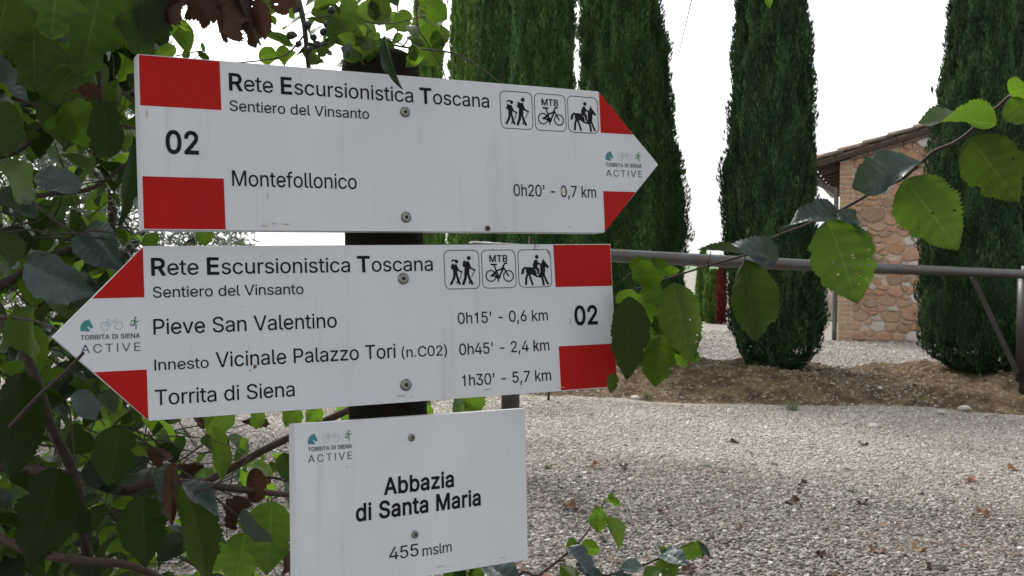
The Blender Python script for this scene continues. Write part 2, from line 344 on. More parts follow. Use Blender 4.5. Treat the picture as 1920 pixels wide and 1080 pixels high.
GLYPHS = {"'": '206|78,318,70,509,136,509,128,318', '(': '273|89,207,92,264,101,324,114,384,132,441,153,494,177,539,236,539,212,485,191,428,174,370,161,313,154,258,151,207,154,161,160,115,172,67,188,16,209,-38,236,-96,177,-96,139,-21,111,55,95,131', ')': '273|37,-96,64,-37,86,18,102,69,113,116,120,162,122,207,119,258,112,313,99,370,82,428,62,485,37,539,97,539,121,494,142,441,159,384,173,323,181,264,184,207,178,130,161,53,134,-22,97,-96', ',': '188|38,-119,68,71,137,71,84,-119', '-': '453|337,244,337,188,114,188,114,244', '.': '190|62,0,62,70,130,70,130,0', '0': '418|211,-7,158,1,114,24,79,62,53,113,37,178,32,254,37,330,53,395,79,447,114,484,158,508,211,516,263,508,307,484,342,447,368,395,384,330,389,254,384,178,368,113,343,62,307,24,263,1;211,50,245,56,274,74,297,103,314,144,324,194,328,254,324,314,314,365,297,405,274,435,245,453,211,460,176,453,147,435,124,405,107,365,97,314,93,254,97,194,107,144,124,103,147,74,176,56', '1': '400|262,509,262,0,199,0,199,398,182,384,150,365,98,343,98,404,140,425,176,453,203,482,221,509', '2': '418|48,0,48,47,218,229,266,282,283,305,295,327,302,348,304,371,301,397,292,419,277,436,257,449,234,457,208,460,180,457,156,447,137,433,123,413,114,390,111,362,50,362,55,405,70,442,95,473,127,496,166,511,209,516,252,511,290,497,321,474,345,445,360,411,365,372,362,345,355,318,341,290,320,259,251,180,137,60,137,57,373,57,373,0', '3': '418|202,-7,157,-3,117,10,82,30,54,57,36,91,28,132,93,132,99,107,110,87,128,71,149,59,175,52,203,50,232,53,259,61,281,74,299,93,309,116,313,145,310,172,300,196,283,217,259,234,226,244,185,248,141,248,141,299,272,448,272,452,54,452,54,509,356,509,356,461,195,278,195,289,248,288,292,276,328,253,355,222,371,186,377,145,371,103,354,66,328,36,293,12,250,-2', '4': '418|24,105,24,158,231,509,295,509,93,166,93,163,397,163,397,105;266,0,266,121,266,146,266,318,327,318,327,0', '5': '418|205,-7,162,-2,124,11,92,32,67,60,50,93,44,130,106,130,111,108,122,89,138,73,157,60,180,52,205,50,234,53,260,64,282,82,298,104,308,131,312,162,308,193,298,221,281,244,259,262,232,273,202,277,176,275,151,268,129,258,112,246,51,253,80,509,350,509,350,452,135,452,118,301,120,301,139,315,162,325,187,331,213,334,247,330,278,321,305,306,329,285,348,260,363,231,372,199,375,163,369,117,353,76,327,41,293,15,252,-1', '6': '418|210,-7,166,-1,126,15,93,40,68,74,53,115,48,162,52,199,64,239,86,285,121,340,236,509,306,509,135,261,129,261,138,275,149,288,163,299,180,307,198,312,219,314,262,309,300,295,330,271,354,240,368,201,373,157,368,112,352,73,327,39,294,14,255,-2;210,48,238,52,263,63,283,79,298,101,308,128,311,157,308,187,298,213,283,235,263,251,238,262,210,265,182,262,158,252,137,235,122,214,112,188,109,158,112,128,122,102,137,79,158,63,182,52', '7': '418|81,0,307,448,307,452,46,452,46,509,375,509,375,449,149,0', 'A': '466|16,0,201,509,276,509,463,0,395,0,287,302,264,372,232,478,245,478,213,371,191,302,85,0;110,142,110,199,370,199,370,142', 'B': '442|60,0,60,509,241,509,289,504,329,491,359,469,381,442,394,410,398,374,395,344,387,320,373,301,356,286,336,275,315,267,315,262,339,257,363,245,385,227,402,203,414,173,418,136,413,100,400,67,377,39,344,18,301,4,247,0;125,57,245,57,296,63,330,80,349,105,355,137,352,161,342,184,327,203,306,218,279,228,248,231,125,231;125,285,238,285,265,288,288,296,308,309,323,326,333,348,336,372,330,403,313,429,283,446,240,452,125,452', 'C': '496|267,-7,205,1,150,25,104,63,70,115,48,179,40,254,48,329,70,393,104,445,150,484,205,508,267,516,305,513,340,504,373,490,402,471,427,447,448,418,463,385,473,348,408,348,401,373,389,395,375,413,357,428,337,440,315,449,292,454,267,456,223,450,184,432,150,403,125,364,109,314,103,254,109,194,125,145,151,105,184,76,223,59,267,53,292,55,315,60,337,69,357,81,375,96,389,114,401,136,408,160,473,160,463,124,448,91,428,62,402,38,373,19,341,5,305,-4', 'D': '488|219,0,96,0,96,57,215,57,272,63,318,81,354,110,379,149,394,198,399,255,394,312,379,361,354,399,320,428,275,446,221,452,93,452,93,509,225,509,294,501,353,478,385,455,412,426,433,391,455,329,462,255,455,181,433,119,411,83,384,54,351,31,291,8;125,509,125,0,60,0,60,509', 'E': '405|60,0,60,509,372,509,372,452,125,452,125,286,355,286,355,229,125,229,125,57,375,57,375,0', 'I': '172|60,0,60,509,125,509,125,0', 'M': '614|60,0,60,509,152,509,277,187,287,159,299,123,311,84,322,49,307,49,318,83,330,121,342,158,352,187,476,509,568,509,568,0,504,0,504,291,504,327,505,369,506,413,507,457,513,457,498,409,482,363,467,322,456,291,342,0,286,0,170,291,159,321,145,361,129,408,112,457,119,457,120,416,121,372,122,328,122,291,122,0', 'N': '509|60,0,60,509,136,509,343,183,363,151,388,107,414,55,405,54,401,108,399,157,399,195,399,509,463,509,463,0,387,0,202,290,177,331,148,381,108,452,119,454,122,384,124,328,125,291,125,0', 'O': '519|267,-7,205,1,150,25,105,63,70,115,48,179,40,254,48,329,70,393,105,445,150,484,205,508,267,516,329,508,384,484,429,445,464,393,486,329,493,254,486,179,464,115,429,63,384,25,329,1;267,53,310,59,349,76,383,105,408,144,425,194,430,254,425,314,408,365,383,404,349,433,310,450,267,456,223,450,184,433,151,404,125,364,109,314,103,254,109,194,125,144,151,105,184,76,223,59', 'P': '431|60,0,60,509,235,509,289,503,332,487,366,462,390,430,404,391,409,348,404,304,390,265,366,233,332,207,289,191,235,186,125,186,125,0;125,242,233,242,269,246,297,256,318,272,333,294,342,319,344,348,342,376,333,402,318,423,297,439,268,449,232,452,125,452', 'R': '435|60,0,60,509,236,509,290,504,333,489,367,465,390,433,405,395,409,352,405,309,390,271,367,240,333,217,289,203,236,198,125,198,125,0;125,255,234,255,269,258,298,267,319,281,334,300,342,324,345,352,342,380,334,405,319,425,298,440,269,449,233,452,125,452;353,0,230,229,303,229,428,0', 'S': '433|224,-9,172,-4,128,9,91,31,64,60,46,96,38,137,104,137,110,110,123,88,142,71,166,59,194,52,224,49,257,52,286,60,311,74,329,92,341,114,346,139,342,161,332,179,316,193,296,205,245,222,184,239,128,260,86,289,67,313,56,341,52,372,58,413,75,448,102,476,138,498,180,511,227,516,275,511,316,498,351,476,377,449,394,415,401,378,337,378,326,412,302,437,267,453,225,459,194,456,167,448,145,435,129,418,118,398,115,376,119,352,131,334,148,319,169,308,212,293,264,279,312,264,336,252,359,238,379,220,395,198,405,171,408,139,403,99,386,64,360,34,323,11,278,-4', 'T': '435|32,452,32,509,417,509,417,452,257,452,257,0,193,0,193,452', 'V': '466|204,0,16,509,84,509,192,206,215,137,248,31,235,31,267,138,290,206,395,509,463,509,278,0', 'a': '375|160,-9,126,-5,94,5,68,22,48,45,35,73,30,108,34,138,43,161,58,179,78,193,100,203,125,211,178,220,234,227,252,230,265,235,273,243,276,255,276,257,273,279,267,297,256,311,240,322,220,329,196,331,171,329,149,322,132,313,118,301,107,288,100,274,41,291,57,322,79,346,104,364,133,375,163,382,194,384,239,379,263,372,286,360,306,343,322,320,333,290,337,251,337,0,277,0,277,52,272,52,252,25,236,12,215,1,190,-6;170,45,202,49,228,59,248,74,263,93,272,115,276,138,276,190,259,182,231,176,200,171,175,168,134,159,117,150,103,139,95,124,92,105,94,87,102,72,114,61,130,52,149,47', 'b': '410|229,-8,198,-5,172,4,153,17,138,31,118,59,112,59,112,0,53,0,53,509,114,509,114,319,118,319,137,346,152,360,171,373,197,381,229,384,274,378,313,361,345,332,370,293,385,245,390,189,385,133,370,84,346,45,313,16,274,-2;220,47,253,51,279,66,301,88,316,117,325,151,328,189,325,227,316,261,301,290,280,311,253,325,220,330,188,325,161,312,140,291,125,263,116,229,113,189,116,150,125,115,140,86,162,65,188,51', 'c': '382|207,-8,159,-2,117,16,82,46,56,85,40,133,34,187,40,243,56,291,82,330,117,360,159,378,207,384,234,383,260,377,284,368,305,356,324,341,340,322,353,301,362,277,303,262,290,289,270,311,242,325,207,330,173,325,145,310,124,287,108,258,99,224,96,187,99,151,108,117,124,89,145,66,173,51,207,46,243,52,271,66,292,89,304,117,363,102,354,78,341,56,325,37,306,21,285,9,261,-1,235,-6', 'd': '410|195,-8,151,-2,111,16,79,45,55,84,39,133,34,189,39,245,55,293,79,332,112,361,151,378,196,384,228,381,253,373,272,360,287,346,306,319,311,319,311,509,372,509,372,0,313,0,313,59,307,59,287,31,272,17,252,4,227,-5;205,47,236,51,263,65,284,86,299,115,309,150,312,189,309,229,300,263,284,291,263,312,237,325,205,330,172,325,145,311,124,290,108,261,99,227,96,189,99,151,109,117,124,88,145,66,172,51', 'e': '390|212,-8,161,-2,117,16,82,46,56,85,40,132,34,187,39,242,55,290,81,329,115,359,157,378,205,384,236,382,266,374,294,361,319,341,341,315,357,282,368,242,371,194,371,169,75,169,75,221,338,221,310,202,307,237,298,269,283,294,263,314,237,326,205,330,173,326,146,313,125,294,109,270,99,241,96,211,96,178,100,139,110,106,128,80,151,61,179,50,212,46,234,48,254,53,271,61,285,73,297,88,306,105,365,91,353,63,335,39,311,19,283,4,249,-5', 'f': '240|228,379,228,327,6,327,6,379;81,0,81,432,84,461,96,486,113,505,135,519,161,527,187,530,222,527,243,521,227,468,215,472,195,474,171,470,154,460,145,443,142,419,142,0', 'h': '396|114,227,114,0,53,0,53,509,114,509,114,287,102,287,124,332,152,362,187,379,227,384,264,380,295,369,321,349,341,321,353,285,357,240,357,0,296,0,296,235,290,275,273,304,246,323,210,329,184,326,161,317,141,303,126,283,117,257', 'i': '148|53,0,53,379,114,379,114,0;53,440,53,509,114,509,114,440', 'k': '367|110,137,110,212,121,212,284,379,360,379,184,199,177,199;53,0,53,509,114,509,114,0;294,0,148,186,191,229,372,0', 'l': '175|139,-2,101,3,74,20,58,47,53,84,53,509,114,509,114,99,115,77,120,62,130,54,146,52,160,53,170,54,181,3,162,-1', 'm': '596|53,0,53,379,112,379,112,295,108,295,118,323,132,346,151,363,172,376,195,384,219,386,257,380,287,361,309,331,321,295,312,295,322,321,337,343,357,361,381,375,407,383,437,386,468,383,497,372,522,354,541,328,553,296,557,255,557,0,496,0,496,254,490,289,473,313,447,326,419,330,395,328,374,320,358,307,345,290,338,270,335,247,335,0,274,0,274,260,269,288,253,311,229,326,199,330,178,328,158,320,140,307,126,289,117,266,114,238,114,0', 'n': '396|114,227,114,0,53,0,53,379,112,379,112,287,102,287,124,332,152,362,187,379,227,384,264,380,295,369,321,349,341,321,353,285,357,240,357,0,296,0,296,235,290,275,273,304,246,323,210,329,184,326,161,317,141,303,126,283,117,257', 'o': '401|207,-8,159,-2,117,16,82,46,56,85,40,133,34,187,40,243,56,291,82,330,117,360,159,378,207,384,256,378,299,360,333,330,359,291,376,243,381,187,376,133,359,85,333,46,299,16,256,-2;207,46,242,51,270,66,292,89,307,117,316,151,319,187,316,224,307,258,292,287,270,310,242,325,207,330,173,325,145,310,124,287,108,258,99,224,96,187,99,151,108,117,124,89,145,66,173,51', 'r': '245|53,0,53,379,112,379,112,321,115,321,130,347,152,367,181,380,213,385,229,384,243,384,243,322,230,324,207,326,182,323,159,315,140,301,126,284,117,262,114,237,114,0', 's': '351|182,-8,145,-5,112,3,84,18,62,38,45,63,36,94,94,107,105,79,124,60,150,49,181,45,217,50,244,62,262,81,268,103,265,121,254,136,237,147,212,155,149,170,104,186,72,208,53,237,47,274,51,305,65,332,87,354,115,370,149,381,187,384,223,381,254,372,279,358,299,339,314,316,324,290,268,277,258,298,243,316,219,328,187,333,156,329,131,317,114,299,109,277,112,258,124,243,144,232,172,223,229,209,275,194,306,171,325,142,331,107,326,75,312,47,290,24,260,6,223,-5', 't': '213|204,379,204,327,6,327,6,379;65,471,126,471,126,98,128,76,136,61,150,53,170,50,185,51,202,54,213,2,192,-3,168,-4,125,2,92,21,72,52,65,93', 'u': '396|182,-5,146,-1,115,11,89,31,69,59,57,95,53,139,53,379,114,379,114,144,119,105,137,75,164,56,200,50,226,53,249,62,268,77,283,97,293,122,296,153,296,379,357,379,357,0,298,0,298,92,307,92,286,47,257,17,222,0', 'v': '375|163,0,17,379,84,379,165,155,187,87,206,21,184,21,203,87,224,155,305,379,371,379,226,0', 'z': '366|42,0,42,46,254,320,254,323,48,323,48,379,333,379,333,331,126,60,126,56,339,56,339,0', ' ': '195|'}
# ------------------------------------------------------------------ lettering
def glyph(ch):
    adv, sp = GLYPHS[ch].split('|')
    out = []
    for s in sp.split(';'):
        if s:
            q = [int(v) / 1000 for v in s.split(',')]; out.append([(q[i], q[i + 1]) for i in range(0, len(q), 2)])
    return int(adv) / 1000, out
def area2(l): return sum(l[i][0] * l[(i+1) % len(l)][1] - l[(i+1) % len(l)][0] * l[i][1] for i in range(len(l)))
def inside(p, l):
    c = False
    for i in range(len(l)):
        (x1, y1), (x2, y2) = l[i], l[(i+1) % len(l)]
        if (y1 > p[1]) != (y2 > p[1]) and p[0] < (x2 - x1) * (p[1] - y1) / (y2 - y1) + x1: c = not c
    return c
def offset_loop(l, d):
    """move every side outwards by d (loop runs clockwise round ink); corners mitred"""
    n = len(l); out = []
    for i in range(n):
        a, b, c = Vector(l[i-1]), Vector(l[i]), Vector(l[(i+1) % n]); e1, e2 = (b - a).normalized(), (c - b).normalized()
        n1, n2 = Vector((-e1.y, e1.x)), Vector((-e2.y, e2.x)); m = n1 + n2
        if m.length < 1e-6: m = n1
        m.normalize(); k = max(.35, m.dot(n1)); out.append(tuple(b + m * (d / k)))
    return out
def fill_outline(loops, name):
    cu = bpy.data.curves.new(name, 'CURVE'); cu.dimensions = '2D'; cu.fill_mode = 'BOTH'
    for l in loops:
        s = cu.splines.new('POLY'); s.points.add(len(l) - 1); s.use_cyclic_u = True
        for p, q in zip(s.points, l): p.co = (q[0], q[1], 0, 1)
    o = bpy.data.objects.new(name, cu); m = bpy.data.meshes.new_from_object(o)
    bpy.data.objects.remove(o); bpy.data.curves.remove(cu)
    V = [tuple(v.co) for v in m.vertices]; F = [tuple(p.vertices) for p in m.polygons]
    bpy.data.meshes.remove(m); return V, F
def outline_mesh(loops, offset, name):
    """filled flat mesh of closed outlines; strokes fattened by offset; overlapping strokes are filled one by one"""
    big = max(loops, key=lambda l: abs(area2(l))); sgn = area2(big) > 0
    outer = [l for l in loops if (area2(l) > 0) == sgn]; hole = [l for l in loops if (area2(l) > 0) != sgn]
    V = []; F = []
    for k, l in enumerate(outer):
        hs = [h for h in hole if inside(h[0], l)] if len(outer) > 1 else hole
        if len(outer) > 1 and not hs and hole and k == 0 and big is l: hs = hole
        v, f = fill_outline([l] + hs, name); o = len(V); V += [(a, b, k * 3e-6) for a, b, c in v]; F += [tuple(i + o for i in q) for q in f]
    if offset:      # heavier weight: every outline side thickened by a narrow bar
        k = 0
        for l in loops:
            v, f = stroke(l, offset * 2, True)
            for q in range(0, len(v), 4): k += 1; o = len(V); V += [(p[0], p[1], 1e-5 + (k % 3) * 3e-6) for p in v[q:q+4]]; F.append((o, o+1, o+2, o+3))
    return V, F
def text_geo(segs, x0, x1, yb, cap, z, spacing=0.0):
    """segs = [(text, bold 0..1, relative size)], fitted between x0 and x1 on baseline yb, capital height cap"""
    V = []; F = []; x = 0.0; lo = None; hi = None
    for txt, bold, sz in segs:
        for ch in txt:
            adv, loops = glyph(ch)
            if loops:
                v, f = outline_mesh([[(a * sz, b * sz) for a, b in l] for l in loops], bold * .0125 * sz, 'g')
                o = len(V); V += [(a + x, b, c) for a, b, c in v]; F += [tuple(i + o for i in q) for q in f]
            x += (adv + spacing + bold * .018) * sz
    xs = [v[0] for v in V]; lo, hi = min(xs), max(xs); sx = (x1 - x0) / (hi - lo); sy = cap / .509
    return [((a - lo) * sx + x0, b * sy + yb, z + c) for a, b, c in V], F
def stroke(P, w, closed=False):
    P = [Vector((*p, 0)) for p in P]; V = []; F = []
    n = len(P)
    for i in range(n - (0 if closed else 1)):
        a, b = P[i], P[(i + 1) % n]; d = (b - a)
        if d.length < 1e-9: continue
        d.normalize(); q = Vector((-d.y, d.x, 0)) * w / 2; e = d * w * .34
        o = len(V); V += [a - q - e, b - q + e, b + q + e, a + q - e]; F.append((o, o + 1, o + 2, o + 3))
    return V, F
def disc(c, r, n=20): return [(c[0] + r * math.cos(2 * math.pi * i / n), c[1] + r * math.sin(2 * math.pi * i / n)) for i in range(n)]
class Flat:
    """flat print collected in drawing coordinates (x right, y DOWN, 0..1 box) and laid on a board; each piece a hair above the last"""
    def __init__(s, x0, y0, w, h, z): s.m = MB(); s.x0, s.y0, s.w, s.h, s.z = x0, y0, w, h, z; s.k = 0
    def _put(s, V, F):
        s.k += 1; z = s.z + s.k * 4e-6
        s.m.add([(s.x0 + v[0] * s.w, -(s.y0 + v[1] * s.h), z) for v in V], F)
    def line(s, P, w, closed=False):
        r = s.h / s.w
        V, F = stroke([(x, y * r) for x, y in P], w, closed); s._put([(v[0], v[1] / r) for v in V], F)
    def poly(s, P):
        V, F = outline_mesh([[(p[0], p[1]) for p in P]], 0, 'p'); s._put(V, F)
    def disc(s, c, r):
        k = s.w / s.h; s.poly([(c[0] + r * math.cos(t * .314), c[1] + r * k * math.sin(t * .314)) for t in range(20)])
    def ring(s, c, r, w):
        k = s.w / s.h; s.line([(c[0] + r * math.cos(t * .2244), c[1] + r * k * math.sin(t * .2244)) for t in range(28)], w, True)
def rounded(w=.035):
    P = []; r = .15
    for cx, cy, a0 in ((1 - r, r, -90), (1 - r, 1 - r, 0), (r, 1 - r, 90), (r, r, 180)):
        for i in range(7): P.append((cx + r * math.cos(R(a0 + 15 * i)), cy + r * math.sin(R(a0 + 15 * i))))
    return P
def hikers(f):
    f.line(rounded(), .018, True)
    # woman in front left: pony tail, head, pack, trunk, legs, arm and stick
    f.disc((.355, .29), .05); f.poly([(.19,.29),(.24,.235),(.33,.24),(.34,.28),(.26,.275),(.22,.30)])
    f.poly([(.22,.34),(.27,.36),(.25,.50),(.19,.49),(.18,.44)])
    f.poly([(.27,.36),(.35,.365),(.40,.47),(.36,.56),(.37,.62),(.25,.62),(.24,.50)])
    f.line([(.35,.42),(.40,.52),(.50,.57)], .042); f.line([(.50,.57),(.43,.74)], .022)
    f.line([(.28,.61),(.26,.72),(.17,.87)], .066); f.line([(.33,.61),(.37,.74),(.42,.87)], .062); f.line([(.37,.76),(.34,.86)], .035)
    # man
    f.disc((.71, .205), .058); f.poly([(.545,.28),(.60,.26),(.615,.33),(.60,.44),(.53,.43),(.52,.38)])
    f.poly([(.62,.29),(.71,.29),(.75,.41),(.71,.52),(.71,.60),(.56,.60),(.58,.44)])
    f.line([(.70,.36),(.76,.47),(.87,.52)], .045); f.line([(.87,.52),(.77,.70)], .022)
    f.line([(.60,.60),(.59,.72),(.52,.88)], .075); f.line([(.66,.60),(.71,.74),(.78,.88)], .068); f.line([(.72,.76),(.69,.87)], .035)
def mtb(f):
    f.line(rounded(), .018, True)
    f.ring((.255, .68), .145, .032); f.ring((.775, .69), .145, .032)
    f.line([(.255,.68),(.42,.56),(.36,.40)], .04); f.line([(.27,.38),(.43,.385)], .045)
    f.line([(.42,.55),(.64,.48)], .045); f.line([(.64,.47),(.49,.72)], .05); f.line([(.42,.55),(.47,.74)], .05)
    f.line([(.255,.68),(.47,.70)], .035); f.line([(.255,.68),(.37,.62)], .05); f.line([(.62,.43),(.775,.69)], .042); f.line([(.60,.47),(.67,.36),(.74,.35)], .042)
    f.disc((.47,.71), .065); f.line([(.47,.71),(.47,.83)], .035)
def rider(f):
    f.line(rounded(), .018, True)
    f.disc((.575, .19), .055)
    f.poly([(.50,.27),(.57,.26),(.61,.34),(.68,.37),(.68,.41),(.59,.40),(.58,.47),(.64,.52),(.62,.66),(.57,.66),(.56,.55),(.44,.50),(.44,.40)])
    f.poly([(.22,.46),(.42,.47),(.54,.58),(.55,.69),(.60,.70),(.66,.60),(.66,.42),(.74,.30),(.76,.23),(.80,.30),(.94,.46),(.91,.51),(.82,.46),(.81,.60),(.78,.72),(.70,.76),(.52,.73),(.40,.66),(.30,.68),(.22,.60)])
    f.poly([(.07,.66),(.10,.52),(.18,.45),(.25,.47),(.18,.53),(.15,.65)])
    f.line([(.26,.66),(.22,.78),(.21,.92)], .065); f.line([(.31,.64),(.36,.78),(.41,.93)], .06)
    f.line([(.70,.70),(.73,.82),(.75,.94)], .065); f.line([(.77,.68),(.82,.80),(.88,.92)], .06)
def horse_head(f): f.poly([(.03,.95),(.0,.62),(.12,.30),(.38,.06),(.62,.02),(.72,-.06),(.76,.06),(.86,.32),(1.0,.60),(.96,.72),(.84,.74),(.72,.64),(.52,.54),(.60,.74),(.78,.88),(.62,1.0),(.40,.94),(.20,.92)])
def road_bike(f):
    f.ring((.2,.68), .175, .022); f.ring((.78,.68), .175, .022)
    f.line([(.2,.68),(.40,.68),(.62,.28),(.34,.28),(.2,.68)], .018); f.line([(.40,.68),(.30,.14)], .018); f.line([(.24,.13),(.38,.13)], .022); f.line([(.78,.68),(.62,.12),(.74,.08)], .018)
def runner(f):
    f.disc((.64,.09), .11)
    f.line([(.58,.26),(.50,.55)], .17); f.line([(.58,.28),(.28,.30),(.18,.48)], .09); f.line([(.60,.30),(.74,.46),(.96,.32)], .09)
    f.line([(.52,.56),(.68,.70),(.64,.97)], .11); f.line([(.48,.56),(.36,.72),(.06,.60)], .10)

# ------------------------------------------------------------------ signpost
def rodr(r):
    v = Vector(r); return Matrix.Rotation(v.length, 3, v.normalized())
FL = Matrix.Diagonal((1, -1, -1))
def sign_matrix(r, t):
    M3 = FL @ rodr(r) @ FL; M4 = M3.to_4x4(); M4.translation = FL @ Vector(t); return CM @ M4
MU = sign_matrix((-.04138843, -.51741516, -.03097811), (-.31814087, -.19908746, .95199067))
ML = sign_matrix((-.05272741, -.46703356, -.03529446), (.10356963, -.04632856, 1.17648134))
MP = sign_matrix((-.04739837, -.65697108, -.00433631), (-.19025724, .11948638, .97989105))
foot = at(763, 2590, 1.118); foot.z = 0
post_thing = empty('signpost', foot)
tag(post_thing, 'dark round wooden post carrying two red and white trail arrows and a white plaque', 'signpost')
axis_top = at(714, 122, 1.118); axis_mid = at(727, 770, 1.118)
ax = (axis_top - axis_mid).normalized(); base = axis_mid + ax * ((-.05 - axis_mid.z) / ax.z)
mb = MB(); rp = .0388
prof = [(0, rp * 1.0), (.30, rp), (.7, rp * .99)]
V, F = [], []
H = (axis_top - base).length
ringz = [0, .4, .8, 1.1, H - .03, H - .006, H + .006, H + .013, H + .016]; ringr = [rp*1.03, rp*1.01, rp, rp, rp, rp, rp*.93, rp*.6, rp*.15]
a = ax.cross(Vector((1, 0, 0))).normalized(); b = ax.cross(a)
for z, r in zip(ringz, ringr):
    for s in range(28):
        th = 2 * math.pi * s / 28; rr = r * (1 + .012 * math.sin(3 * th + z * 7) + .008 * math.sin(7 * th))
        V.append(base + ax * z + a * math.cos(th) * rr + b * math.sin(th) * rr)
for i in range(len(ringz) - 1):
    for s in range(28): F.append((i*28+s, i*28+(s+1)%28, (i+1)*28+(s+1)%28, (i+1)*28+s))
F.append(tuple(range((len(ringz)-1)*28, len(ringz)*28)))
obj('post', mesh('post', V, F, True), MAT['post'], post_thing)
def board(name, outline, thick, M, label):
    """outline in board coordinates (x right, y up); front face at z=0, body behind it, edges eased"""
    n = len(outline); e = .0006
    cx = sum(p[0] for p in outline) / n; cy = sum(p[1] for p in outline) / n
    def inset(p): d = Vector((cx - p[0], cy - p[1])).normalized() * e; return (p[0] + d.x, p[1] + d.y)
    V = [(*inset(p), 0) for p in outline] + [(p[0], p[1], -e) for p in outline] + [(p[0], p[1], -thick) for p in outline]
    F = [tuple(range(n))[::-1], tuple(range(2 * n, 3 * n))]
    for r in (0, n):
        for i in range(n): F.append((r + i, r + (i + 1) % n, r + n + (i + 1) % n, r + n + i))
    m = mesh(name, V, F)
    import bmesh; bm = bmesh.new(); bm.from_mesh(m); bmesh.ops.recalc_face_normals(bm, faces=bm.faces); bm.to_mesh(m); bm.free()
    o = obj(name, m, MAT['board'], post_thing, M); tag(o, label); return o
HB = .15; LB = .4711; TB = .5465
bu = board('arrow_board', [(0, 0), (0, -HB), (LB, -HB), (TB, -HB / 2), (LB, 0)], .017, MU, 'upper arrow board pointing right with 02 and Montefollonico')
bl = board('arrow_board', [(0, 0), (0, -HB), (-LB, -HB), (-TB, -HB / 2), (-LB, 0)], .010, ML, 'lower arrow board pointing left with three destinations')
WP, HP = .2572, .150
bp = board('plaque', [(0, 0), (0, -HP), (WP, -HP - .002), (WP, 0)], .011, MP, 'square white plaque reading Abbazia di Santa Maria')
ZT = .00025
def flatpoly(name, pts, mat, par, M, z=ZT): return obj(name, mesh(name, [(x, -y, z) for x, y in pts], [tuple(range(len(pts)))]), mat, par, M)
s1, s2 = .0440, .1045; q = .0008
def edge(v): return LB + (TB - LB) * (1 - abs(v - HB / 2) / (HB / 2))
for pts in ([(q, q), (.0696, q), (.0699, s1), (q, s1)], [(q, s2), (.0700, s2), (.0703, HB - q), (q, HB - q)],
            [(LB + .001, q), (edge(s1) - .001, s1), (LB + .001, s1)], [(LB + .001, s2 + .0015), (edge(s2 + .0015) - .001, s2 + .0015), (LB + .001, HB - q)]):
    flatpoly('red_stripe', pts[::-1], MAT['red'], bu, MU)
for pts in ([(-.0690, q), (-q, q), (-q, s1), (-.0686, s1)], [(-.0681, s2), (-q, s2), (-q, HB - q), (-.0679, HB - q)],
            [(-LB - .001, q), (-LB - .001, s1), (-edge(s1) + .001, s1)], [(-LB - .001, s2 + .0015), (-LB - .001, HB - q), (-edge(s2 + .0015) + .001, s2 + .0015)]):
    flatpoly('red_stripe', pts[::-1], MAT['red'], bl, ML)
def lettering(par, M, segs, x0, x1, yb, cap, mat='ink', spacing=0.0, z=ZT * 1.4):
    if isinstance(segs, str): segs = [(segs, 0, 1)]
    V, F = text_geo(segs, x0, x1, -yb, cap, z, spacing)
    return obj('lettering', mesh('lettering', V, F), MAT[mat], par, M)
TITLE = [('R', 1.6, 1), ('ete ', .25, .93), ('E', 1.6, 1), ('scursionistica ', .25, .93), ('T', 1.6, 1), ('oscana', .25, .93)]
LT = .25
lettering(bu, MU, TITLE, .0773, .3389, .0256, .0147)
lettering(bu, MU, [('Sentiero del Vinsanto', LT, 1)], .0772, .2094, .0441, .0094)
lettering(bu, MU, [('Montefollonico', LT, 1)], .0774, .1946, .1107, .0137)
lettering(bu, MU, [('02', 1.6, 1)], .0209, .0491, .0837, .0190)
lettering(bu, MU, [("0h20' - 0,7 km", LT, 1)], .3630, .4629, .1133, .0118)
lettering(bl, ML, TITLE, -.4658, -.2032, .0252, .0145)
lettering(bl, ML, [('Sentiero del Vinsanto', LT, 1)], -.4650, -.3321, .0446, .0094)
lettering(bl, ML, [('Pieve San Valentino', LT, 1)], -.4655, -.3017, .0764, .0134)
lettering(bl, ML, [('Innesto', LT, 1)], -.4657, -.4197, .1072, .0094)
lettering(bl, ML, [('Vicinale Palazzo Tori', LT, 1)], -.4135, -.2453, .1073, .0132)
lettering(bl, ML, [('(n.C02)', LT, 1)], -.2390, -.1921, .1074, .0098)
lettering(bl, ML, [('Torrita di Siena', LT, 1)], -.4661, -.3439, .1371, .0132)
lettering(bl, ML, [("0h15' - 0,6 km", LT, 1)], -.1792, -.0792, .0776, .0110)
lettering(bl, ML, [("0h45' - 2,4 km", LT, 1)], -.1791, -.0792, .1080, .0110)
lettering(bl, ML, [("1h30' - 5,7 km", LT, 1)], -.1774, -.0788, .1384, .0110)
lettering(bl, ML, [('02', 1.6, 1)], -.0482, -.0204, .0832, .0188)
lettering(bp, MP, [('Abbazia', 1.6, 1)], .0895, .1679, .0699, .0148)
lettering(bp, MP, [('di Santa Maria', 1.6, 1)], .0597, .1993, .0909, .0150)
lettering(bp, MP, [('455', .1, 1)], .0942, .1262, .1305, .0115)
lettering(bp, MP, [('mslm', .1, 1)], .1308, .1638, .1317, .0098)
def picto(par, M, fn, x0, y0, w, h, mat='ink', name='pictogram'):
    f = Flat(x0, y0, w, h, ZT); fn(f); return f.m.build(name, MAT[mat], par, M)
for par, M, xs, y in ((bu, MU, (.3516, .3918, .4320), .0073), (bl, ML, (-.1910, -.1506, -.1101), .0056)):
    for fn, x in zip((hikers, mtb, rider), xs): picto(par, M, fn, x, y, .0373, .0378)
    lettering(par, M, [('MTB', 1.4, 1)], xs[1] + .0085, xs[1] + .0285, y + .0118, .0066)
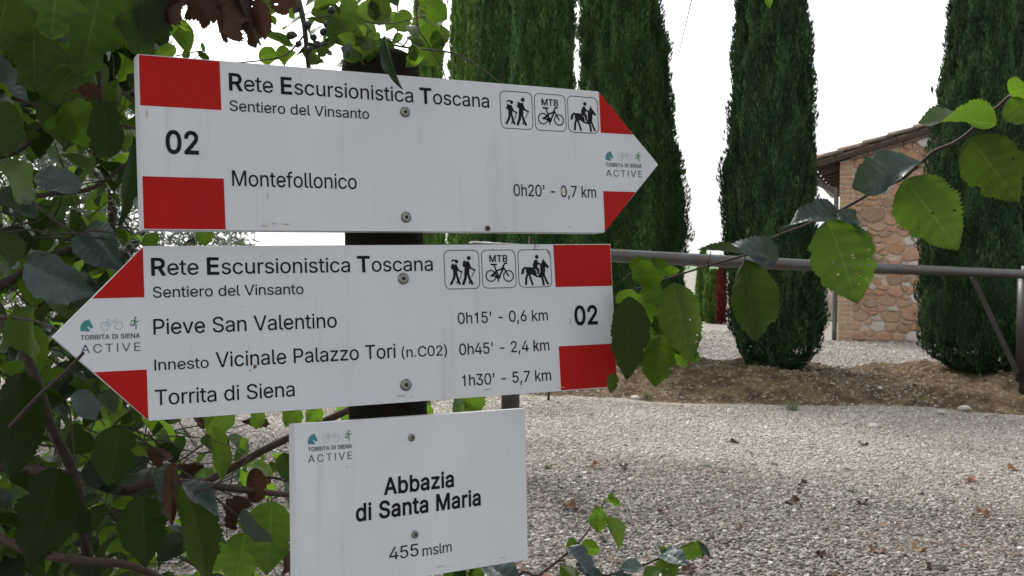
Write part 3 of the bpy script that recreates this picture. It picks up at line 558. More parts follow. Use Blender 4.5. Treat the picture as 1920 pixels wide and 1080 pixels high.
for par, M, x, y, w in ((bu, MU, .4768, .0625, .0468), (bl, ML, -.5245, .0606, .0478), (bp, MP, .0126, .0084, .0442)):
    s = w / .0468
    picto(par, M, horse_head, x, y + .001 * s, .0100 * s, .0100 * s, 'teal', 'emblem')
    picto(par, M, road_bike, x + .0155 * s, y, .0185 * s, .0100 * s, 'paleteal', 'emblem')
    picto(par, M, runner, x + .0385 * s, y - .0002, .0080 * s, .0105 * s, 'greenink', 'emblem')
    lettering(par, M, [('TORRITA DI SIENA', 1.5, 1)], x, x + w, y + .0170 * s + (.0005 if par is bl else 0), .0037 * s, 'logotext')
    lettering(par, M, [('ACTIVE', .0, 1)], x, x + w, y + .0275 * s + (.001 if par is bl else 0), .0070 * s, 'logotext', .12)
def screw(par, M, x, y, r, mat='steel'):
    m = MB(); n = 24
    V = []; prof = [(r, 0), (r, .0008), (r * .86, .0017), (r * .62, .0021), (r * .58, .0015), (r * .30, .0015)]
    for rr, z in prof: V += [(x + rr * math.cos(2*math.pi*i/n), -y + rr * math.sin(2*math.pi*i/n), z + .0001) for i in range(n)]
    F = []
    for k in range(len(prof) - 1):
        for i in range(n): F.append((k*n+i, k*n+(i+1)%n, (k+1)*n+(i+1)%n, (k+1)*n+i))
    o = obj('screw', mesh('screw', V, F, False), MAT[mat], par, M)
    # hexagonal socket, sunk in the head
    V = [(x + r*.38*math.cos(R(60*i+20)), -y + r*.38*math.sin(R(60*i+20)), .00165) for i in range(6)] + [(x + r*.30*math.cos(R(60*i+20)), -y + r*.30*math.sin(R(60*i+20)), .0016) for i in range(6)]
    V += [(x + r*.585*math.cos(R(15*i)), -y + r*.585*math.sin(R(15*i)), .0014) for i in range(24)]
    F = [tuple(range(6, 12))] + [(i, (i+1)%6, 6+(i+1)%6, 6+i) for i in range(6)]
    obj('screw_socket', mesh('screw_socket', V[:12], F), MAT['darksteel'], par, M)
    obj('screw_recess', mesh('screw_recess', V[12:], [tuple(range(24))]), MAT['steel'], par, M)
for par, M, x, y, r in ((bu, MU, .2467, .0353, .0052), (bu, MU, .2436, .1364, .0053), (bl, ML, -.2342, .0323, .0056), (bl, ML, -.2360, .1335, .0058), (bp, MP, .1204, .0197, .0036), (bp, MP, .1224, .1103, .0037)):
    screw(par, M, x, y, r)
screw(bu, MU, .3314, .1465, .0026, 'grime')
rg = random.Random(5)
def speck(par, M, x, y, w, h, mat='grime', rot=0, k=9):
    P = []
    for i in range(k):
        t = 2*math.pi*i/k; rr = .6 + .6 * rg.random(); dx, dy = w*rr*math.cos(t), h*rr*math.sin(t)
        P.append((x + dx*math.cos(rot) - dy*math.sin(rot), y + dx*math.sin(rot) + dy*math.cos(rot)))
    V = [(a, -b, ZT*2.2) for a, b in P] + [(x, -y, ZT*2.2 + min(w, h)*.5)]
    obj('dirt_spot', mesh('dirt_spot', V, [(i, (i+1)%k, k) for i in range(k)], True), MAT[mat], par, M)
speck(bu, MU, .1090, .1190, .0002, .0035); speck(bu, MU, .4205, .1078, .0016, .0042, 'palegrime', .2); speck(bu, MU, .006, .050, .0008, .005, 'palegrime')
speck(bu, MU, .0965, .092, .0005, .0003); speck(bu, MU, .418, .133, .0004, .0004); speck(bu, MU, .366, .061, .0004, .0003); speck(bu, MU, .229, .073, .0004, .0004)
speck(bl, ML, -.3795, .1085, .0017, .0024, 'grime', .5); speck(bl, ML, -.3835, .1115, .0006, .0006); speck(bl, ML, -.384, .092, .0002, .004, 'palegrime')
speck(bl, ML, -.0938, .1020, .0005, .0042, 'grime', -.35); speck(bl, ML, -.089, .1075, .0008, .0010); speck(bl, ML, -.3887, .0545, .0007, .0003)
speck(bl, ML, -.0905, .0030, .0004, .0050, 'ink', .15); speck(bl, ML, -.0868, .0022, .0009, .0005, 'ink', .1); speck(bl, ML, -.0755, .0085, .0003, .0042, 'ink', -.3); speck(bl, ML, -.0530, .079, .0006, .004, 'palegrime', .2)
speck(bl, ML, -.1185, .019, .0004, .0003, 'ink'); speck(bl, ML, -.1960, .0315, .0012, .0005, 'palegrime')
speck(bp, MP, .0512, .0410, .0007, .0004); speck(bp, MP, .2335, .0440, .0005, .0004)
for par, M, x0, x1, h in ((bu, MU, .08, .45, HB), (bl, ML, -.44, -.02, HB), (bp, MP, .02, .24, HP)):
    for i in range(14): speck(par, M, rg.uniform(x0, x1), rg.uniform(.004, h - .006), .0002 + .0003*rg.random(), .0002 + .0003*rg.random(), rg.choice(['grime', 'palegrime', 'grime']), 0, 6)
    for i in range(5): speck(par, M, rg.uniform(x0, x1), h - .0035 - .004*rg.random(), .002 + .004*rg.random(), .0006, 'palegrime', 0, 8)
# ------------------------------------------------------------------ ground, gravel, bank of earth
nr = np.random.default_rng(11)
def grid_mesh(name, xs, ys, zf, smooth=True):
    X, Y = np.meshgrid(xs, ys); Z = zf(X, Y); V = np.stack([X, Y, Z], -1).reshape(-1, 3)
    nx, ny = len(xs), len(ys); i = np.arange(ny - 1)[:, None] * nx + np.arange(nx - 1)[None]
    F = np.stack([i, i + 1, i + nx + 1, i + nx], -1).reshape(-1, 4); return mesh_np(name, V, F, smooth)
def gz(X, Y):
    return .012 * np.sin(X * 1.7 + .6 * Y) * np.sin(Y * 1.3 - X * .4) + .008 * np.sin(X * 4.1 + 1) * np.sin(Y * 3.7)
def edge_axis(a, b, step, far):
    mid = np.arange(a, b + 1e-6, step); k = np.array([1.5, 4, 10, 30, 90, 300, 900]);
    return np.concatenate([a - k[::-1], mid, b + k])
def ground_z(X, Y):
    fade = np.clip((30 - np.hypot(X, Y - 8)) / 12, 0, 1); return gz(X, Y) * fade
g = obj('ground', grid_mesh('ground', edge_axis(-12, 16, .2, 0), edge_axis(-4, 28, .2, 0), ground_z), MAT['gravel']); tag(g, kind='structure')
# far low hill on the horizon
hm = grid_mesh('hill', np.linspace(-900, 900, 60), np.linspace(420, 900, 12), lambda X, Y: (4 + 6*np.sin(X/170) + 4*np.sin(X/61+1)) * np.sin((Y - 420) / 480 * math.pi) - .3)
tag(obj('hill', hm, simple('distant_field', (.10, .14, .06), .9, .3, .05)), kind='structure')
# bank of earth under the cypress row
def bank_profile(X):
    """near foot, crest and far foot of the bank, and its height, along x"""
    near = 9.75 - .02 * X - .13 * X + .13 * np.clip(X - 2.8, 0, 9) * 1.6
    near = np.interp(X, [-3, 0, .5, 1.2, 2.4, 3.2, 4.0, 4.6, 9], [10.1, 9.72, 9.50, 9.30, 9.05, 8.82, 8.62, 8.85, 8.9])
    hgt = np.interp(X, [-3, -.6, .1, .8, 1.6, 2.4, 3.1, 3.5, 4.2, 5.0, 7, 9], [0, .02, .08, .15, .16, .20, .14, .10, .17, .20, .17, .16])
    return near, hgt
def smooth(t): t = np.clip(t, 0, 1); return t * t * (3 - 2 * t)
def bank_z(X, Y):
    near, h = bank_profile(X)
    up = smooth((Y - near) / 1.05); dn = 1 - smooth((Y - 11.3) / 1.4)
    n = (np.sin(X*5.3+Y*2.1)*.35 + np.sin(X*11.1-Y*7.3+1)*.25 + np.sin(X*23+Y*19+2)*.2 + np.sin(X*41-Y*37)*.15 + np.sin(X*3.1)*np.sin(Y*4.7)*.5)
    cl = nr.normal(0, 1, X.shape) * .008
    m = up * dn
    return -.03 + (h + .03) * m * 1.0 + (n * .042 + cl) * np.minimum(1, m * 3) * np.clip(h * 12, 0, 1) + .012 * (m > .02)
bk = obj('earth_bank', grid_mesh('earth_bank', np.arange(-1.6, 8.4, .03), np.arange(8.3, 13.0, .03), bank_z, False), MAT['soil']); tag(bk, kind='structure')
def bank_h(x, y):
    near, h = bank_profile(np.array([x])); m = smooth(np.array([(y - near[0]) / 1.05]))[0] * (1 - smooth(np.array([(y - 11.3) / 1.4]))[0])
    return max(0.0, -.03 + (h[0] + .03) * m)
# pebbles: real stones scattered over the ground in view
peb = bpy.data.collections.new('pebble_shapes')           # not linked to the scene: only read by the scatter
for k in range(7):
    import bmesh
    bm = bmesh.new(); bmesh.ops.create_icosphere(bm, subdivisions=1, radius=.5)
    sx, sy, sz = 1.0, .6 + .35 * nr.random(), .38 + .3 * nr.random(); ph = nr.random(6) * 9
    for v in bm.verts:
        r = 1 + .22 * math.sin(v.co.x * 5 + ph[0]) * math.sin(v.co.y * 6 + ph[1]) + .14 * nr.normal()
        v.co = Vector((v.co.x * sx * r, v.co.y * sy * r, v.co.z * sz * r))
    m = bpy.data.meshes.new('pebble'); bm.to_mesh(m); bm.free()
    if k % 2: m.polygons.foreach_set('use_smooth', [True] * len(m.polygons))
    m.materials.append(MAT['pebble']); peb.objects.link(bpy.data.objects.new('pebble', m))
def scatter(name, P, size, sink, label):
    n = len(P); P = P.copy()
    m = bpy.data.meshes.new(name); m.vertices.add(n); P[:, 2] += sink; m.vertices.foreach_set('co', P.astype(np.float32).ravel())
    def attr(nm, ty, data, key): a = m.attributes.new(nm, ty, 'POINT'); a.data.foreach_set(key, data.ravel())
    rot = np.stack([nr.normal(0, .35, n), nr.normal(0, .35, n), nr.random(n) * 6.283], 1).astype(np.float32)
    attr('rot', 'FLOAT_VECTOR', rot, 'vector'); attr('sc', 'FLOAT', size.astype(np.float32), 'value'); attr('idx', 'INT', nr.integers(0, 7, n).astype(np.int32), 'value')
    o = obj(name, m)
    gn = bpy.data.node_groups.new(name, 'GeometryNodeTree')
    gn.interface.new_socket('Geometry', in_out='INPUT', socket_type='NodeSocketGeometry'); gn.interface.new_socket('Geometry', in_out='OUTPUT', socket_type='NodeSocketGeometry')
    a = gn.nodes.new('NodeGroupInput'); z = gn.nodes.new('NodeGroupOutput'); ip = gn.nodes.new('GeometryNodeInstanceOnPoints'); ci = gn.nodes.new('GeometryNodeCollectionInfo')
    mp = gn.nodes.new('GeometryNodeMeshToPoints')
    ci.inputs['Collection'].default_value = peb; ci.inputs['Separate Children'].default_value = True; ci.inputs['Reset Children'].default_value = True
    def na(nm, ty): q = gn.nodes.new('GeometryNodeInputNamedAttribute'); q.data_type = ty; q.inputs['Name'].default_value = nm; return q.outputs['Attribute']
    L = gn.links; L.new(a.outputs[0], mp.inputs['Mesh']); L.new(mp.outputs[0], ip.inputs['Points']); L.new(ci.outputs[0], ip.inputs['Instance'])
    ip.inputs['Pick Instance'].default_value = True; L.new(na('idx', 'INT'), ip.inputs['Instance Index'])
    L.new(na('rot', 'FLOAT_VECTOR'), ip.inputs['Rotation']); L.new(na('sc', 'FLOAT'), ip.inputs['Scale']); L.new(ip.outputs[0], z.inputs[0])
    md = o.modifiers.new('scatter', 'NODES'); md.node_group = gn
    tag(o, label, kind='stuff'); return o
def strip(y0, y1, dens, half0, slope):
    A = 0; pts = []
    y = y0
    while y < y1:
        dy = .25; w0, w1 = -half0 - slope * y, half0 + slope * y; n = int((w1 - w0) * dy * dens(y)); x = nr.uniform(w0, w1, n); yy = nr.uniform(y, y + dy, n)
        pts.append(np.stack([x, yy, np.zeros(n)], 1)); y += dy
    return np.concatenate(pts)
Pg = strip(2.6, 20.0, lambda y: np.interp(y, [2.6, 4.5, 6, 9.5, 13, 20], [4600, 4600, 4000, 2500, 950, 350]), .15, .485)
near, hh = bank_profile(Pg[:, 0])
on_bank = (Pg[:, 1] > near + .02) & (Pg[:, 1] < 12.3) & (hh > .04)
keep = ~on_bank | (nr.random(len(Pg)) < .05 + .12 * (np.sin(Pg[:, 0] * 2.3 + 1) > .2))
keep &= ~((Pg[:, 1] > 17.6) & (Pg[:, 0] > 5.0))
Pg = Pg[keep]
zb = bank_z(Pg[:, 0], Pg[:, 1]); Pg[:, 2] = np.maximum(gz(Pg[:, 0], Pg[:, 1]), np.where((Pg[:, 0] > -1.5) & (Pg[:, 1] > 8.4) & (Pg[:, 1] < 12.9), zb, -1))
sz = np.exp(nr.normal(0, .33, len(Pg))) * np.interp(Pg[:, 1], [2, 6, 10, 20], [.0142, .0138, .0165, .030]) 
big = nr.random(len(Pg)) < .004; sz[big] *= 2.0
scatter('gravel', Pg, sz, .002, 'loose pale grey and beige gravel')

# ------------------------------------------------------------------ cypresses
def cypress(px_c, d, widths, top, mat, label, nspray, seed, z0=None, base_px=None, sp=(.022, .058), group='tall cypresses in the row', trunk_z=.35, bulge=0.0, bare=.22):
    """widths: [(height above camera axis in px, left px, right px)] measured on the photograph give the crown's radius and centre by height"""
    rs = np.random.default_rng(seed)
    cx = at(px_c, 500, d); x0, y0 = cx.x, cx.y; zg = bank_h(x0, y0) if z0 is None else z0
    t = empty('cypress_tree', (x0, y0, zg)); tag(t, label, 'cypress', group)
    hs, rad, off = [], [], []
    for py, l, r in widths:
        hs.append(at((l + r) / 2, py, d).z); rad.append((r - l) / 2 * d / FPX * .955); off.append(at((l + r) / 2, py, d).x - x0)
    o_ = np.argsort(hs); hs = np.array(hs)[o_]; rad = np.array(rad)[o_]; off = np.array(off)[o_]
    hs = np.append(hs, [hs[-1] + (top - hs[-1]) * .5, top]); rad = np.append(rad, [rad[-1] * .78, .03]); off = np.append(off, [off[-1] * .6, off[-1] * .4])
    zb = hs[0]; ph = rs.random(40) * 6.28
    def Rz(th, z):
        r = np.interp(z, hs, rad); n = 0
        for k, (a, b, c) in enumerate(((3, 2.1, .05), (13, 9.0, .03), (8, 14.0, .025), (5, 3.3, .05), (7, 1.3, .035), (11, 5.1, .03), (17, 7.7, .025), (4, 9.5, .03), (23, 3, .02))):
            n = n + c * np.sin(a * th + b * z * (1 if k % 2 else -1) + ph[k])
        return r * (1 + n * 1.15)
    # dark inner core so no daylight shows through
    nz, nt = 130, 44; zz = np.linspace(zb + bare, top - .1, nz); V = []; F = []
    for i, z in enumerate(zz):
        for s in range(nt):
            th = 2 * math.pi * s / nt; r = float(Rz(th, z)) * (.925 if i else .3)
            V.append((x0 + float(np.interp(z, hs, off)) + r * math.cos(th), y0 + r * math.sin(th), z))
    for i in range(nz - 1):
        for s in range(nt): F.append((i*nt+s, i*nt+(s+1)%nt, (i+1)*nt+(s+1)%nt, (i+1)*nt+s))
    # sprays, more of them where the tree is in the frame
    zmax_view = at(960, -60, d).z; n = nspray
    z = np.where(rs.random(n) < .90, rs.uniform(zb - .05, min(top, zmax_view), n), rs.uniform(min(zmax_view, top - .3), top, n))
    th = rs.random(n) * 6.283; depth = rs.random(n) ** 1.6 * .13
    r = Rz(th, z) * (1 - depth) + rs.normal(0, .007, n); r = np.where((rs.random(n) < .05) & (np.sin(th * 4 + z * 5 + ph[9]) * np.sin(z * 2.3 + ph[10]) > .55), r * rs.uniform(1.02, 1.12, n), r)
    ox = np.interp(z, hs, off)
    P = np.stack([x0 + ox + r * np.cos(th), y0 + r * np.sin(th), z], 1)
    out = np.stack([np.cos(th), np.sin(th), np.zeros(n)], 1)
    low = np.clip((zb + .5 - z) / .5, 0, 1)[:, None]
    D = out * rs.uniform(.05, .6, n)[:, None] + np.array([0, 0, 1.0]) * (1 - low * rs.uniform(.2, 1.3, n)[:, None]) + rs.normal(0, .15, (n, 3)); D /= np.linalg.norm(D, axis=1)[:, None]
    S = np.cross(D, out + rs.normal(0, .5, (n, 3))); S /= np.linalg.norm(S, axis=1)[:, None]
    ln = rs.uniform(sp[0], sp[1], n)[:, None] * np.where(rs.random(n) < .12, 1.7, 1.0)[:, None]; w = ln * rs.uniform(.10, .20, n)[:, None]
    T = np.cross(S, D)
    A = P - D * ln * .5; B = P + S * w + T * w * .4; Cc = P + D * ln * .5 + T * ln * .1; E2 = P - S * w + T * w * .4
    VV = np.stack([A, B, Cc, E2], 1).reshape(-1, 3); base = len(V)
    FF = (np.arange(n) * 4)[:, None] + np.array([0, 1, 2, 3])[None] + base
    V = np.concatenate([np.array(V), VV]); F = np.concatenate([np.array(F), FF])
    m = mesh_np('crown', V, F)
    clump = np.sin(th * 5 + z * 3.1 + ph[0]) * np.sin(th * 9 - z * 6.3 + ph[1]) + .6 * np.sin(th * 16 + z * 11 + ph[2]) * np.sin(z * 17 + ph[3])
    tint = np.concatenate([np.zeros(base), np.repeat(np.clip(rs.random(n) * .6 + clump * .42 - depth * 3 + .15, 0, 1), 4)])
    a = m.attributes.new('tint', 'FLOAT', 'POINT'); a.data.foreach_set('value', tint.astype(np.float32))
    obj('crown', m, mat, t)
    tb = MB(); tb.tube([(x0, y0, zg - .1), (x0 + .02, y0, zg + .5), (x0, y0, min(top, zg + 3))], .075 * rad.max() / .45, .04, 10)
    tb.build('trunk', MAT['bark'], t, smooth=True)
    return t
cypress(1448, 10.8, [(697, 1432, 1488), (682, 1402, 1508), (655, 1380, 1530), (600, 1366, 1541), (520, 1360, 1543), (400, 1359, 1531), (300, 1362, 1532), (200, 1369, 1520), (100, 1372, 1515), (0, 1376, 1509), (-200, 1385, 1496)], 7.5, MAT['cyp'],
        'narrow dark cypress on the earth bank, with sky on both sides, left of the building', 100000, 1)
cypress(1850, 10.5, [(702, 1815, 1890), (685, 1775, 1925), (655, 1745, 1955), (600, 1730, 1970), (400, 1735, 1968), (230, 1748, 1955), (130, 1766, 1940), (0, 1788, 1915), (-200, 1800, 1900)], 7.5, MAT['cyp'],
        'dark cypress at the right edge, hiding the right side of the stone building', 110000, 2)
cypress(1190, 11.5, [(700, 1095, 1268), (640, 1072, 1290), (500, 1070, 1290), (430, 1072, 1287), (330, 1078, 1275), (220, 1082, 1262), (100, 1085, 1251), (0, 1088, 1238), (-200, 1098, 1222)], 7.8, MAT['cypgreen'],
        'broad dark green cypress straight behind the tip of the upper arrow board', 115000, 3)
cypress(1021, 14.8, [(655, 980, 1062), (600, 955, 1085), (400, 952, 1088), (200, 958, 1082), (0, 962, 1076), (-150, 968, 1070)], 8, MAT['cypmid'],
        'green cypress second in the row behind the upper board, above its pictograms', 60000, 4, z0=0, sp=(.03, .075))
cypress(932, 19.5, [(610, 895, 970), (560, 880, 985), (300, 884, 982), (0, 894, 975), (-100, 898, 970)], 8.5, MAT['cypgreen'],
        'middle-distance cypress half hidden between its lighter and darker neighbours above the upper board', 32000, 5, z0=0, sp=(.045, .10))
cypress(876, 23.5, [(590, 850, 905), (500, 836, 916), (200, 842, 912), (0, 848, 906), (-80, 850, 902)], 9, MAT['cyplight'],
        'light green cypress with a strip of white sky on its left', 20000, 6, z0=0, sp=(.07, .15))
cypress(802, 27.5, [(580, 780, 825), (500, 768, 836), (200, 770, 834), (0, 776, 828), (-60, 778, 826)], 9.5, MAT['cyplight'],
        'farthest light green cypress of the row, seen through the twigs above the post', 16000, 7, z0=0, sp=(.08, .17))
for px, d, w, tp, lab in ((1318, 24, 15, 1.55, 'small young cypress far off, left one of two under the pipe rail'), (1338, 23, 19, 1.1, 'small young cypress far off, right one of two under the pipe rail')):
    cypress(px, d, [(606, px - w*.7, px + w*.7), (580, px - w, px + w), (540, px - w*.9, px + w*.9)], tp, MAT['cyplight'], lab, 4000, int(px), z0=0, sp=(.05, .10), group='young cypresses beyond the gravel', bare=.02)
cypress(1353, 22.5, [(600, 1345, 1361), (560, 1344, 1362), (520, 1345, 1361)], 1.15, MAT['redfol'], 'small red-leaved shrub beside the young cypresses far off', 2500, 77, z0=0, sp=(.04, .09), group='far shrubs', bare=.02)
for o in scene.objects:
    if o.get('label', '').startswith('small red-leaved'): o.name = 'red_shrub'; o['category'] = 'shrub'; del o['group']

# ------------------------------------------------------------------ stone building
BD = 17.95
c0 = gp(1570, 639); c0.z = 0; BX, BY = c0.x, c0.y
WB, EAVE, SL = 5.6, 2.83, math.tan(R(16.5))
bt = empty('stone_building', (BX, BY, 0)); TURN = R(-19); tag(bt, 'rustic stone and brick outbuilding with tiled roof behind the two right cypresses', 'building')
def roof_z(u): return EAVE + (u * SL if u < WB / 2 else (WB - u) * SL)
def wp(u, w, out=0.0): return Vector((BX + u, BY - out, w))
# wall body: mortar face, other walls plain
mb = MB()
poly = [(0, -.1), (WB, -.1), (WB, EAVE), (WB / 2, roof_z(WB / 2)), (0, EAVE)]
n = len(poly); V = [wp(u, w) for u, w in poly] + [wp(u, w, -6.0) for u, w in poly]
mb.add(V, [tuple(range(n)), tuple(range(2 * n - 1, n - 1, -1))] + [(i, n + i, n + (i + 1) % n, (i + 1) % n) for i in range(n)])
mb.build('wall', MAT['mortar'], bt)
wall = bt.children[-1]
# rubble: weighted cells round measured big stones and random small ones
rw = random.Random(21)
def uv_px(px, py):
    p = at(px, py, BD); return (p.x - BX, p.z)
seeds = []   # (u, w, weight radius, kind)
for px, py, r, k in ((1685,421,.17,0),(1626,405,.20,0),(1696,585,.19,0),(1654,591,.13,0),(1604,591,.13,0),(1694,477,.15,0),(1692,453,.10,2),(1702,556,.12,2),(1633,610,.13,2),(1667,545,.10,0),
                     (1662,522,.13,0),(1704,528,.13,0),(1700,628,.15,2),(1645,630,.12,0),(1621,568,.10,0),(1658,402,.09,0),(1668,362,.12,0),(1622,385,.10,0),(1645,440,.09,0),(1664,468,.12,0),
                     (1715,402,.08,1),(1600,628,.13,1),(1700,610,.09,1),(1640,355,.15,2),(1690,300,.14,0),(1715,275,.13,2),(1655,300,.13,0),(1620,318,.12,0),(1728,430,.1,2),(1732,500,.12,0),(1735,590,.15,0),(1745,640,.12,0)):
    u, w = uv_px(px, py); seeds.append((u, w, r, k))
tries = 0
while tries < 9000 and len(seeds) < 900:
    tries += 1; u = rw.uniform(.22, WB); w = rw.uniform(.03, roof_z(u) - .02); r = rw.choice([.05, .06, .07, .09, .12])
    if all((u - a) ** 2 + ((w - b) * 1.45) ** 2 > ((r + c) * .80) ** 2 for a, b, c, k in seeds): seeds.append((u, w, r, rw.choices([0, 1, 2], [.6, .25, .15])[0]))
def clip(poly, a, b, c):    # keep a*x+b*y<=c
    out = []
    for i in range(len(poly)):
        p, q = poly[i], poly[(i + 1) % len(poly)]; dp, dq = a*p[0]+b*p[1]-c, a*q[0]+b*q[1]-c
        if dp <= 0: out.append(p)
        if dp * dq < 0: t = dp / (dp - dq); out.append((p[0]+(q[0]-p[0])*t, p[1]+(q[1]-p[1])*t))
    return out
def stone_geo(poly, depth, chamfer, rng):
    """rounded, uneven stone from a wall-plane outline"""
    cx = sum(p[0] for p in poly) / len(poly); cy = sum(p[1] for p in poly) / len(poly)
    Q = []
    for i in range(len(poly)):      # cut corners once
        p, q = poly[i], poly[(i + 1) % len(poly)]
        for t in (.2, .8): Q.append((p[0]+(q[0]-p[0])*t, p[1]+(q[1]-p[1])*t))
    n = len(Q); V = []
    for s, o in ((1.0, .0), (.985, depth * .6), (.86, depth)):
        for p in Q:
            j = 1 + rng.uniform(-.05, .035); V.append(wp(cx + (p[0]-cx)*s*j, cy + (p[1]-cy)*s*j, o + rng.uniform(-.002, .003) * (o > 0)))
    V.append(wp(cx, cy, depth * rng.uniform(.95, 1.3)))
    F = []
    for k in (0, 1):
        for i in range(n): F.append((k*n+i, k*n+(i+1)%n, (k+1)*n+(i+1)%n, (k+1)*n+i))
    for i in range(n): F.append((2*n+i, 2*n+(i+1)%n, 3*n))
    return V, F
KM = ['ochre', 'brick', 'pale']; KN = ['stone', 'brick', 'stone']; rest = {0: MB(), 1: MB(), 2: MB()}
A = 1.45
Q = [(u, w * A, r, k) for u, w, r, k in seeds]; nst = 0
for i, (u, w, r, k) in enumerate(Q):
    top = roof_z(u) * A
    poly = [(max(.205, u-.5), max(.015*A, w-.6)), (min(WB, u+.5), max(.015*A, w-.6)), (min(WB, u+.5), w+.6), (max(.205, u-.5), w+.6)]
    m = SL * A if u < WB / 2 else -SL * A
    poly = clip(poly, -m, 1, (EAVE - .02) * A - m * 0 if u < WB / 2 else (EAVE + WB * SL - .02) * A)
    for j, (a, b, c, kk) in enumerate(Q):
        if j == i or abs(a - u) > .8 or abs(b - w) > .8: continue
        dx, dy = a - u, b - w
        cc = (a*a + b*b - u*u - w*w - c*c + r*r) / 2
        poly = clip(poly, dx, dy, cc)
        if len(poly) < 3: break
    if len(poly) < 3: continue
    poly = [(p[0], p[1] / A) for p in poly]
    cx = sum(p[0] for p in poly) / len(poly); cy = sum(p[1] for p in poly) / len(poly)
    P2 = []
    for p in poly:
        d = Vector((p[0]-cx, p[1]-cy)); L_ = d.length
        if L_ < .015: continue
        d *= max(.3, (L_ - .011) / L_); P2.append((cx + d.x, cy + d.y))
    if len(P2) < 3: continue
    V, F = stone_geo(P2, rw.uniform(.015, .045), 0, rw)
    if cx < 2.0 and nst < 260:
        obj(KN[k], mesh(KN[k], V, F, False), MAT[KM[k]], wall); nst += 1
    else: rest[k].add(V, F)
# brick quoin on the left corner
w = .02; row = 0
while w < EAVE - .03:
    h = rw.uniform(.052, .062); L_ = .195 if row % 2 else rw.choice([.12, .195])
    parts_ = [(0.004, L_)] if L_ < .15 or rw.random() < .5 else [(0.004, .095), (.105, .195)]
    if L_ < .15: parts_.append((L_ + .012, .196))
    for a, b in parts_:
        P2 = [(a, w), (b, w), (b, w + h), (a, w + h)]; V, F = stone_geo(P2, .008, 0, rw)
        obj('brick', mesh('brick', V, F), MAT['brick'] if rw.random() < .75 else MAT['ochre'], wall)
    w += h + .016; row += 1
# roof: two rows of thin fired tiles under the verge, roof boards, verge tiles
rf = MB(); ov = .38; vo = .20
def rp_(u, dz, y): return Vector((BX + u, BY + y, roof_z(max(0, min(WB, u))) - (max(0, -u) + max(0, u - WB)) * SL + dz))
for u0, u1 in ((-ov, WB / 2), (WB / 2, WB + ov)):
    V = [rp_(u0, .02, -vo + .06), rp_(u1, .02, -vo + .06), rp_(u1, .02, 6.2), rp_(u0, .02, 6.2), rp_(u0, .07, -vo + .06), rp_(u1, .07, -vo + .06), rp_(u1, .07, 6.2), rp_(u0, .07, 6.2)]
    rf.add(V, [(0,3,2,1),(4,5,6,7),(0,1,5,4),(1,2,6,5),(2,3,7,6),(3,0,4,7)])
rf.build('roof', MAT['roofwood'], bt); roof = bt.children[-1]
for nm, dz0, dz1, out, ln, mt in (('brick_course', -.035, .018, .075, .26, 'tile'), ('brick_course', .074, .115, .135, .30, 'tile')):
    u = -ov + .02
    while u < WB / 2 - .05:
        u2 = min(u + ln, WB / 2); V = []
        if dz0 < 0 and u < 0: u = u2; continue
        for dz in (dz0, dz1):
            for uu, yy in ((u + .006, -out - rw.uniform(0, .008)), (u2 - .006, -out - rw.uniform(0, .008)), (u2 - .006, .1), (u + .006, .1)): V.append(rp_(uu, dz, yy))
        obj('flat_tile', mesh('flat_tile', V, [(0,3,2,1),(4,5,6,7),(0,1,5,4),(1,2,6,5),(2,3,7,6),(3,0,4,7)]), MAT[mt], roof); u = u2
def coppo(u0, u1, y, r, dz, lift):
    V = []; F = []; n = 7
    for k, (u, rr, l) in enumerate(((u0, r * 1.06, lift), (u1, r * .86, 0))):
        for s in range(n):
            t = math.pi * s / (n - 1)
            for q, e in ((0, 0), (1, .018)):
                V.append(rp_(u, dz + l + math.sin(t) * (rr - e) * .8, y + math.cos(t) * (rr - e)))
    for s in range(n - 1):
        a, b = s * 2, n * 2 + s * 2
        F += [(a, a + 2, b + 2, b), (a + 1, b + 1, b + 3, a + 3), (a, a + 1, a + 3, a + 2), (b, b + 2, b + 3, b + 1)]
    F += [(0, n*2, n*2+1, 1), (2*n-2, 2*n-1, 4*n-1, 4*n-2)]
    return V, F
tiles = MB()
for j in range(24):
    u = -ov - .03; y = -vo + .09 + j * .215
    while u < WB / 2 - .05:
        V, F = coppo(u, u + .46, y, .095, .115, .022)
        if j < 2: obj('roof_tile', mesh('roof_tile', V, F, True), MAT['tile'], roof)
        else: tiles.add(V, F)
        V, F = coppo(WB - u, WB - u - .46, y, .095, .115, .022); tiles.add(V, F); u += .37
o = tiles.build('roof_tiles', MAT['tile'], roof); o['kind'] = 'stuff'
for k in range(9):
    m = MB(); y = .15 + k * .7; V = []
    for dz in (-.10, .018):
        for uu, yy in ((-ov + .04, y), (-.004, y), (-.004, y + .09), (-ov + .04, y + .09)): V.append(rp_(uu, dz, yy))
    obj('rafter', mesh('rafter', V, [(0,3,2,1),(4,5,6,7),(0,1,5,4),(1,2,6,5),(2,3,7,6),(3,0,4,7)]), MAT['roofwood'], roof)
